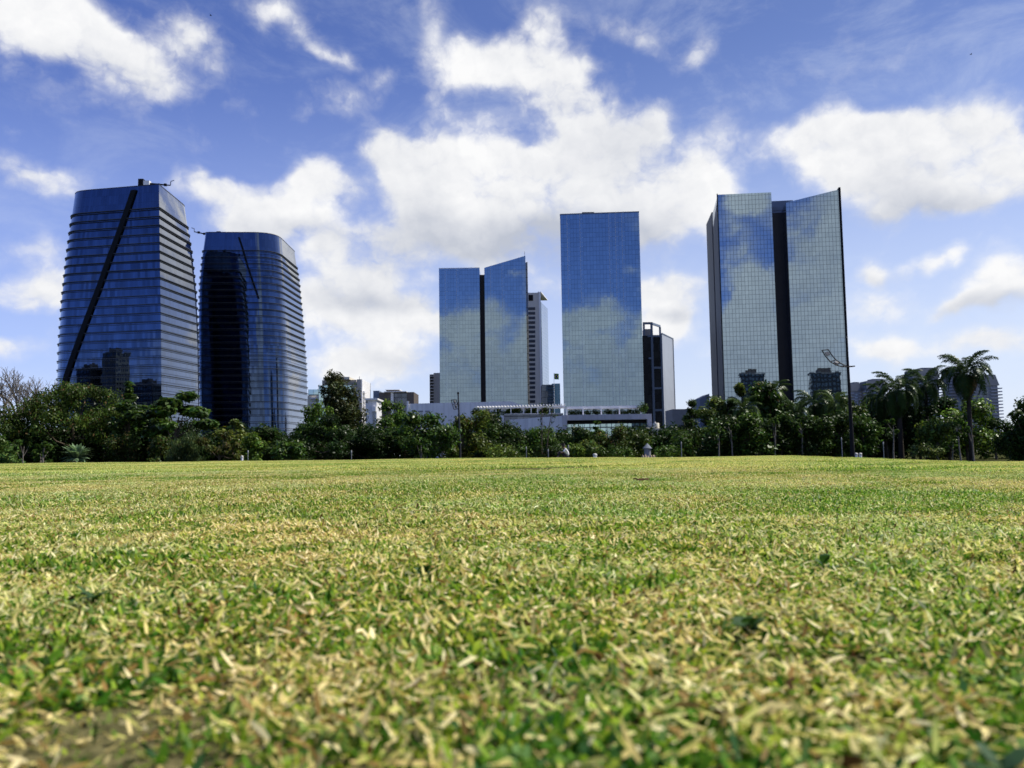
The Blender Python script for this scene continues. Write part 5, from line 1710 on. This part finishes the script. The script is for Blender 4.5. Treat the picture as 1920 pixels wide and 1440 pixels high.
Yq = 55.5
xq = at(1061.5, 850, Yq).x
per = thing('person', 'person in a white shirt and dark trousers sitting on the lawn edge, hugging their knees', 'person', (xq, Yq, hz(xq, Yq) - .02))
PJ = [(.02, 0, .13, .12), (.06, 0, .30, .125), (.02, 0, .46, .135), (-.07, 0, .57, .07), (-.12, 0, .64, .055), (-.16, 0, .70, .085), (-.20, 0, .78, .095), (-.22, 0, .86, .06),   # 0-7 trunk, neck, head
      (-.265, 0, .735, .025),                                                                                                    # 8 nose
      (-.02, .17, .50, .058), (-.17, .23, .34, .045), (-.38, .14, .33, .034), (-.45, .07, .33, .033),                            # 9-12 arm
      (-.02, -.17, .50, .058), (-.17, -.23, .34, .045), (-.38, -.14, .33, .034), (-.45, -.07, .33, .033),                        # 13-16 arm
      (-.02, .10, .11, .088), (-.36, .13, .40, .062), (-.46, .12, .10, .045), (-.60, .13, .045, .035),                           # 17-20 leg
      (-.02, -.10, .11, .088), (-.36, -.13, .40, .062), (-.46, -.12, .10, .045), (-.60, -.13, .045, .035)]                       # 21-24 leg
PE = [(0, 1), (1, 2), (2, 3), (3, 4), (4, 5), (5, 6), (6, 7), (5, 8), (2, 9), (9, 10), (10, 11), (11, 12), (2, 13), (13, 14), (14, 15), (15, 16),
      (0, 17), (17, 18), (18, 19), (19, 20), (0, 21), (21, 22), (22, 23), (23, 24)]
per.scale = (1.12, 1.12, 1.12)
body = skin('body', PJ, PE, 0, M['skin'], per)
for s in (-1, 1):                                                    # fingers closing round the shin
    for k in range(4):
        y0 = s * (.06 - .018 * k)
        skin('finger', [(-.455, y0, .335 - .014 * k, .010), (-.485, y0 * .6, .325 - .016 * k, .009), (-.495, y0 * .2 - s * .01, .315 - .016 * k, .008)], [(0, 1), (1, 2)], 0, M['skin'], per, 1)
    skin('thumb', [(-.44, s * .075, .35, .011), (-.46, s * .04, .375, .010), (-.475, s * .015, .375, .008)], [(0, 1), (1, 2)], 0, M['skin'], per, 1)
g = 1.10
skin('shirt', [(.02, 0, .14, .145), (.065, 0, .30, .15), (.02, 0, .46, .16), (-.055, 0, .55, .085), (-.02, .17, .50, .075), (-.15, .22, .36, .066), (-.02, -.17, .50, .075), (-.15, -.22, .36, .066)],
     [(0, 1), (1, 2), (2, 3), (2, 4), (4, 5), (2, 6), (6, 7)], 0, M['shirt'], per)
skin('trousers', [(.0, 0, .11, .11), (-.03, .10, .115, .102), (-.36, .13, .40, .074), (-.455, .12, .13, .058), (-.03, -.10, .115, .102), (-.36, -.13, .40, .074), (-.455, -.12, .13, .058)],
     [(0, 1), (1, 2), (2, 3), (0, 4), (4, 5), (5, 6)], 0, M['trousers'], per)
skin('hair', [(-.125, 0, .70, .07), (-.165, 0, .79, .105), (-.195, 0, .865, .075)], [(0, 1), (1, 2)], 1, M['hair'], per)
for s in (-1, 1):
    skin('shoe', [(-.45, s * .125, .05, .05), (-.54, s * .13, .04, .046), (-.63, s * .135, .035, .038)], [(0, 1), (1, 2)], 0, M['black'], per, 1)

# ------------------------------------------------------------------ grass
GREENS = [(.195, .325, .036), (.102, .235, .028), (.34, .45, .055), (.040, .120, .016), (.30, .43, .13)]
STRAWS = [(.80, .71, .40), (.68, .59, .28), (.88, .81, .55), (.30, .20, .08), (.60, .62, .22)]
FAR_STRAWS = [(.82, .75, .34), (.72, .66, .25), (.84, .80, .42), (.50, .44, .17), (.66, .68, .22)]
BROAD = [(.050, .160, .016), (.030, .110, .012), (.10, .24, .025), (.16, .30, .10), (.045, .125, .05)]
M['grass'] = leafmat('grass blades', .42, (2.2, (1.10, 1.0, .82, 1), (.80, 1.0, .80, 1)), gloss=.02)


def grass_tile(name, half, n, ln, wd, straw, seed, flat=0.0, greens=GREENS, straws=STRAWS):
    """Square patch of bent blades, green ones standing and straw-coloured ones lying in the thatch."""
    rng = np.random.default_rng(seed)
    s = rng.random(n) < straw
    px = rng.uniform(-half, half, (n, 2))
    px += rng.normal(size=(n, 2)) * half * .12
    hd = rng.random(n) * 6.283
    L = np.where(s, rng.uniform(ln[0] * .8, ln[1] * 1.15, n), rng.uniform(ln[0], ln[1], n))
    W = rng.uniform(wd[0], wd[1], n) * np.where(s, .72, 1.0)
    el0 = np.where(s, rng.uniform(-.05, .75, n), rng.uniform(.35, 1.45, n)) * (1 - flat)     # starting elevation
    bend = np.where(s, rng.normal(0, .35, n), rng.uniform(-.2, 1.1, n))
    z0 = np.where(s, rng.uniform(.002, .022, n), rng.uniform(-.002, .010, n))
    h = np.stack([np.cos(hd), np.sin(hd), np.zeros(n)], 1)
    tw = rng.normal(0, .6, n)
    side = np.stack([-np.sin(hd) * np.cos(tw), np.cos(hd) * np.cos(tw), np.sin(tw)], 1)
    p = np.concatenate([px, z0[:, None]], 1)
    rows = []
    for t, wf in ((0, .55), (.38, 1.0), (.72, .8), (1.0, .10)):
        if t > 0:
            e = el0 - bend * t
            d = h * np.cos(e)[:, None] + np.array([0, 0, 1.0]) * np.sin(e)[:, None]
            p = p + d * (L * (t - tp))[:, None]
        tp = t
        q = p.copy()
        q[:, 2] = np.maximum(q[:, 2], .001)
        rows.append((q - side * (W * wf * .5)[:, None], q + side * (W * wf * .5)[:, None]))
    V = np.stack([v for r in rows for v in r], 1)                     # n x 8 x 3
    base = np.arange(n)[:, None] * 8
    Q = np.concatenate([base + np.array([[0, 1, 3, 2]]), base + np.array([[2, 3, 5, 4]]), base + np.array([[4, 5, 7, 6]])], 0)
    gi, si = rng.integers(0, len(greens), n), rng.integers(0, len(straws), n)
    c = np.where(s[:, None], np.array(straws)[si], np.array(greens)[gi]) * rng.uniform(.75, 1.25, n)[:, None]
    brown = rng.random(n) < .012
    c[brown] = (.07, .035, .018)
    tip = np.where(rng.random(n) < .3, .55, 0.0)
    cols = np.repeat(c[:, None, :], 8, 1)
    cols[:, 6:8, :] = cols[:, 6:8, :] * (1 - tip[:, None, None]) + np.array([.36, .28, .13]) * tip[:, None, None]
    me = np_mesh(name, V.reshape(-1, 3), Q, cols.reshape(-1, 3), M['grass'])
    for_smooth = np.ones(len(me.polygons), bool)
    me.polygons.foreach_set('use_smooth', for_smooth)
    return bpy.data.objects.new(name, me)


def build_grass():
    tiles = bpy.data.collections.new('grass_tiles')
    spec = []
    for k in range(6):
        spec.append(('grass_tile_a%d' % k, .11, (1500, 1900, 2300, 2300, 2300, 2100)[k], ((.007, .020), (.006, .018), (.005, .0165), (.005, .0165), (.005, .0165), (.006, .018))[k],
                     ((.0036, .0078), (.0030, .0068), (.0026, .0060), (.0026, .0060), (.0028, .0062), (.0030, .0070))[k], (.10, .12, .17, .25, .33, .44)[k], (.40, .15, 0, 0, 0, 0)[k],
                     BROAD + GREENS[:3] if k == 0 else GREENS, STRAWS))
    for k in range(5):
        spec.append(('grass_tile_b%d' % k, .30, 7500, (.007, .019), (.0030, .0056), (.08, .13, .18, .25, .33)[k], 0, GREENS, STRAWS))
    for k in range(4):
        spec.append(('grass_tile_c%d' % k, 1.1, 9000, (.016, .028), (.007, .012), (.24, .33, .41, .50)[k], .25, GREENS, FAR_STRAWS))
    for i, (nm, hf, n, ln, wd, st, fl, gr, sw) in enumerate(spec):
        tiles.objects.link(grass_tile(nm, hf, n, ln, wd, st, 100 + i, fl, gr, sw))
    rng = np.random.default_rng(77)
    P, I, A, S = [], [], [], []

    ph = rng.uniform(0, 6.283, (3, 8))
    fx = rng.normal(size=(3, 8, 2))

    def patches(x, y, freq):
        """Soft uneven field between 0 and 1 for where the turf is green and where it has dried out."""
        v = 0
        for o in range(3):
            for k in range(8):
                v = v + np.sin((x * fx[o, k, 0] + y * fx[o, k, 1]) * freq * 2.1 ** o + ph[o, k]) * .6 ** o
        return np.clip(.5 + v / 9.0, 0, 1)

    def zone(y0, y1, step, i0, ni, freq, gaps=0.0):
        for y in np.arange(y0, y1, step):
            w = y * .70 + 1.7
            x = np.arange(-w, w, step)
            x = x + rng.uniform(-.35, .35, len(x)) * step
            yy = y + rng.uniform(-.35, .35, len(x)) * step
            dry = patches(x, yy, freq)
            if y < 2.6:
                dry = dry * .8 + .05 - .24 * np.exp(-((x - .12) / .30) ** 2 - ((y - .50) / .16) ** 2) - .20 * np.exp(-((x - .42) / .22) ** 2 - ((y - .85) / .25) ** 2)
                dry = dry + rng.normal(0, .19, len(x))
                if y > 1.3:
                    dry = np.maximum(dry, .18)
            else:
                dry = dry - .04 * np.clip(x / y * 2, -1, 1) + rng.normal(0, .12, len(x))
            keep = rng.random(len(x)) > gaps
            x, yy, dry = x[keep], yy[keep], np.clip(dry[keep], 0, .999)
            n = len(x)
            P.append(np.stack([x, yy, H(x, yy) + (rng.uniform(-.016, .005, n) if y < 2.6 else 0)], 1))
            I.append(i0 + (dry * ni).astype(int))
            A.append(np.stack([np.zeros(n), np.zeros(n), rng.random(n) * 6.283], 1))
            s = rng.uniform(.9, 1.15, n)
            S.append(np.stack([s, s, s * rng.uniform(.75, 1.25, n) * (1.18 - .3 * dry)], 1))

    zone(.16, 2.6, .13, 0, 6, 15.0, .13)
    zone(2.6, 11.0, .46, 6, 5, 1.6)
    zone(11.0, 58.0, 1.8, 11, 4, .35)
    P, I, A, S = np.concatenate(P), np.concatenate(I), np.concatenate(A), np.concatenate(S)
    me = bpy.data.meshes.new('grass')
    me.vertices.add(len(P))
    me.vertices.foreach_set('co', P.astype(np.float32).ravel())
    for nm, ty, arr, key in (('tile', 'INT', I, 'value'), ('turn', 'FLOAT_VECTOR', A, 'vector'), ('size', 'FLOAT_VECTOR', S, 'vector')):
        a = me.attributes.new(nm, ty, 'POINT')
        a.data.foreach_set(key, arr.astype(np.int32 if ty == 'INT' else np.float32).ravel())
    ob = link_mesh('grass', me)
    tag(ob, 'short mown lawn of green and straw-coloured blades filling the foreground', None, None, 'stuff')
    ng = bpy.data.node_groups.new('grass scatter', 'GeometryNodeTree')
    ng.interface.new_socket('Geometry', in_out='INPUT', socket_type='NodeSocketGeometry')
    ng.interface.new_socket('Geometry', in_out='OUTPUT', socket_type='NodeSocketGeometry')
    N, L = ng.nodes, ng.links
    gi, go = N.new('NodeGroupInput'), N.new('NodeGroupOutput')
    inst = N.new('GeometryNodeInstanceOnPoints')
    ci = N.new('GeometryNodeCollectionInfo')
    ci.inputs['Collection'].default_value = tiles
    ci.inputs['Separate Children'].default_value = True
    ci.inputs['Reset Children'].default_value = True
    L.new(gi.outputs[0], inst.inputs['Points'])
    L.new(ci.outputs[0], inst.inputs['Instance'])
    inst.inputs['Pick Instance'].default_value = True

    def named(nm, ty):
        a = N.new('GeometryNodeInputNamedAttribute')
        a.data_type = ty
        a.inputs['Name'].default_value = nm
        return a.outputs[0]

    L.new(named('tile', 'INT'), inst.inputs['Instance Index'])
    e = N.new('FunctionNodeEulerToRotation')
    L.new(named('turn', 'FLOAT_VECTOR'), e.inputs[0])
    L.new(e.outputs[0], inst.inputs['Rotation'])
    L.new(named('size', 'FLOAT_VECTOR'), inst.inputs['Scale'])
    L.new(inst.outputs[0], go.inputs[0])
    md = ob.modifiers.new('scatter', 'NODES')
    md.node_group = ng


build_grass()


# broad-leaved weeds in the turf
def weed(px, py, Y, n, size, label, seed):
    rng = random.Random(seed)
    p = at(px, py, Y)
    g = hz(p.x, Y)
    V, Q, C = [], [], []
    for i in range(n):
        a = i * 2.4 + rng.uniform(-.3, .3)
        e = rng.uniform(.15, .9)
        L = size * rng.uniform(.7, 1.1)
        d = Vector((math.cos(a) * math.cos(e), math.sin(a) * math.cos(e), math.sin(e)))
        s = Vector((-math.sin(a), math.cos(a), 0)) * L * .32
        o = Vector((0, 0, .008 + rng.uniform(0, .012)))
        pts = [o, o + d * L * .35, o + d * L * .75 + Vector((0, 0, -.04 * L)), o + d * L + Vector((0, 0, -.16 * L))]
        ws = [.15, 1, .85, .1]
        for k in range(3):
            b = len(V)
            V += [pts[k] - s * ws[k], pts[k] + s * ws[k], pts[k + 1] + s * ws[k + 1], pts[k + 1] - s * ws[k + 1]]
            Q.append((b, b + 1, b + 2, b + 3))
            C += [np.array((.035, .085, .018)) * rng.uniform(.8, 1.3)] * 4
    o_ = link_mesh('weed', np_mesh('weed', np.array([tuple(v) for v in V]), np.array(Q), np.array(C), M['bigleaf']))
    o_.location = (p.x, Y, g)
    tag(o_, label, 'weed')


for a_ in ((1395, 1088, .92, 9, .030, 'broad-leaved dark green weed in the turf at the right, its leaf catching the sun', 1),
           (792, 1026, 1.35, 6, .026, 'small dark broad-leaved weed in the turf just left of centre', 2),
           (172, 1056, 1.15, 7, .028, 'dark broad-leaved weed low in the turf at the left', 3),
           (1542, 1012, 1.45, 6, .026, 'two-leaved dark weed in the turf below the street lamp', 4),
           (1872, 1298, .50, 6, .022, 'blurred dark weed close to the lens at the right edge', 5),
           (1275, 1318, .48, 7, .024, 'blurred dark weed close to the lens right of centre', 6)):
    weed(*a_)
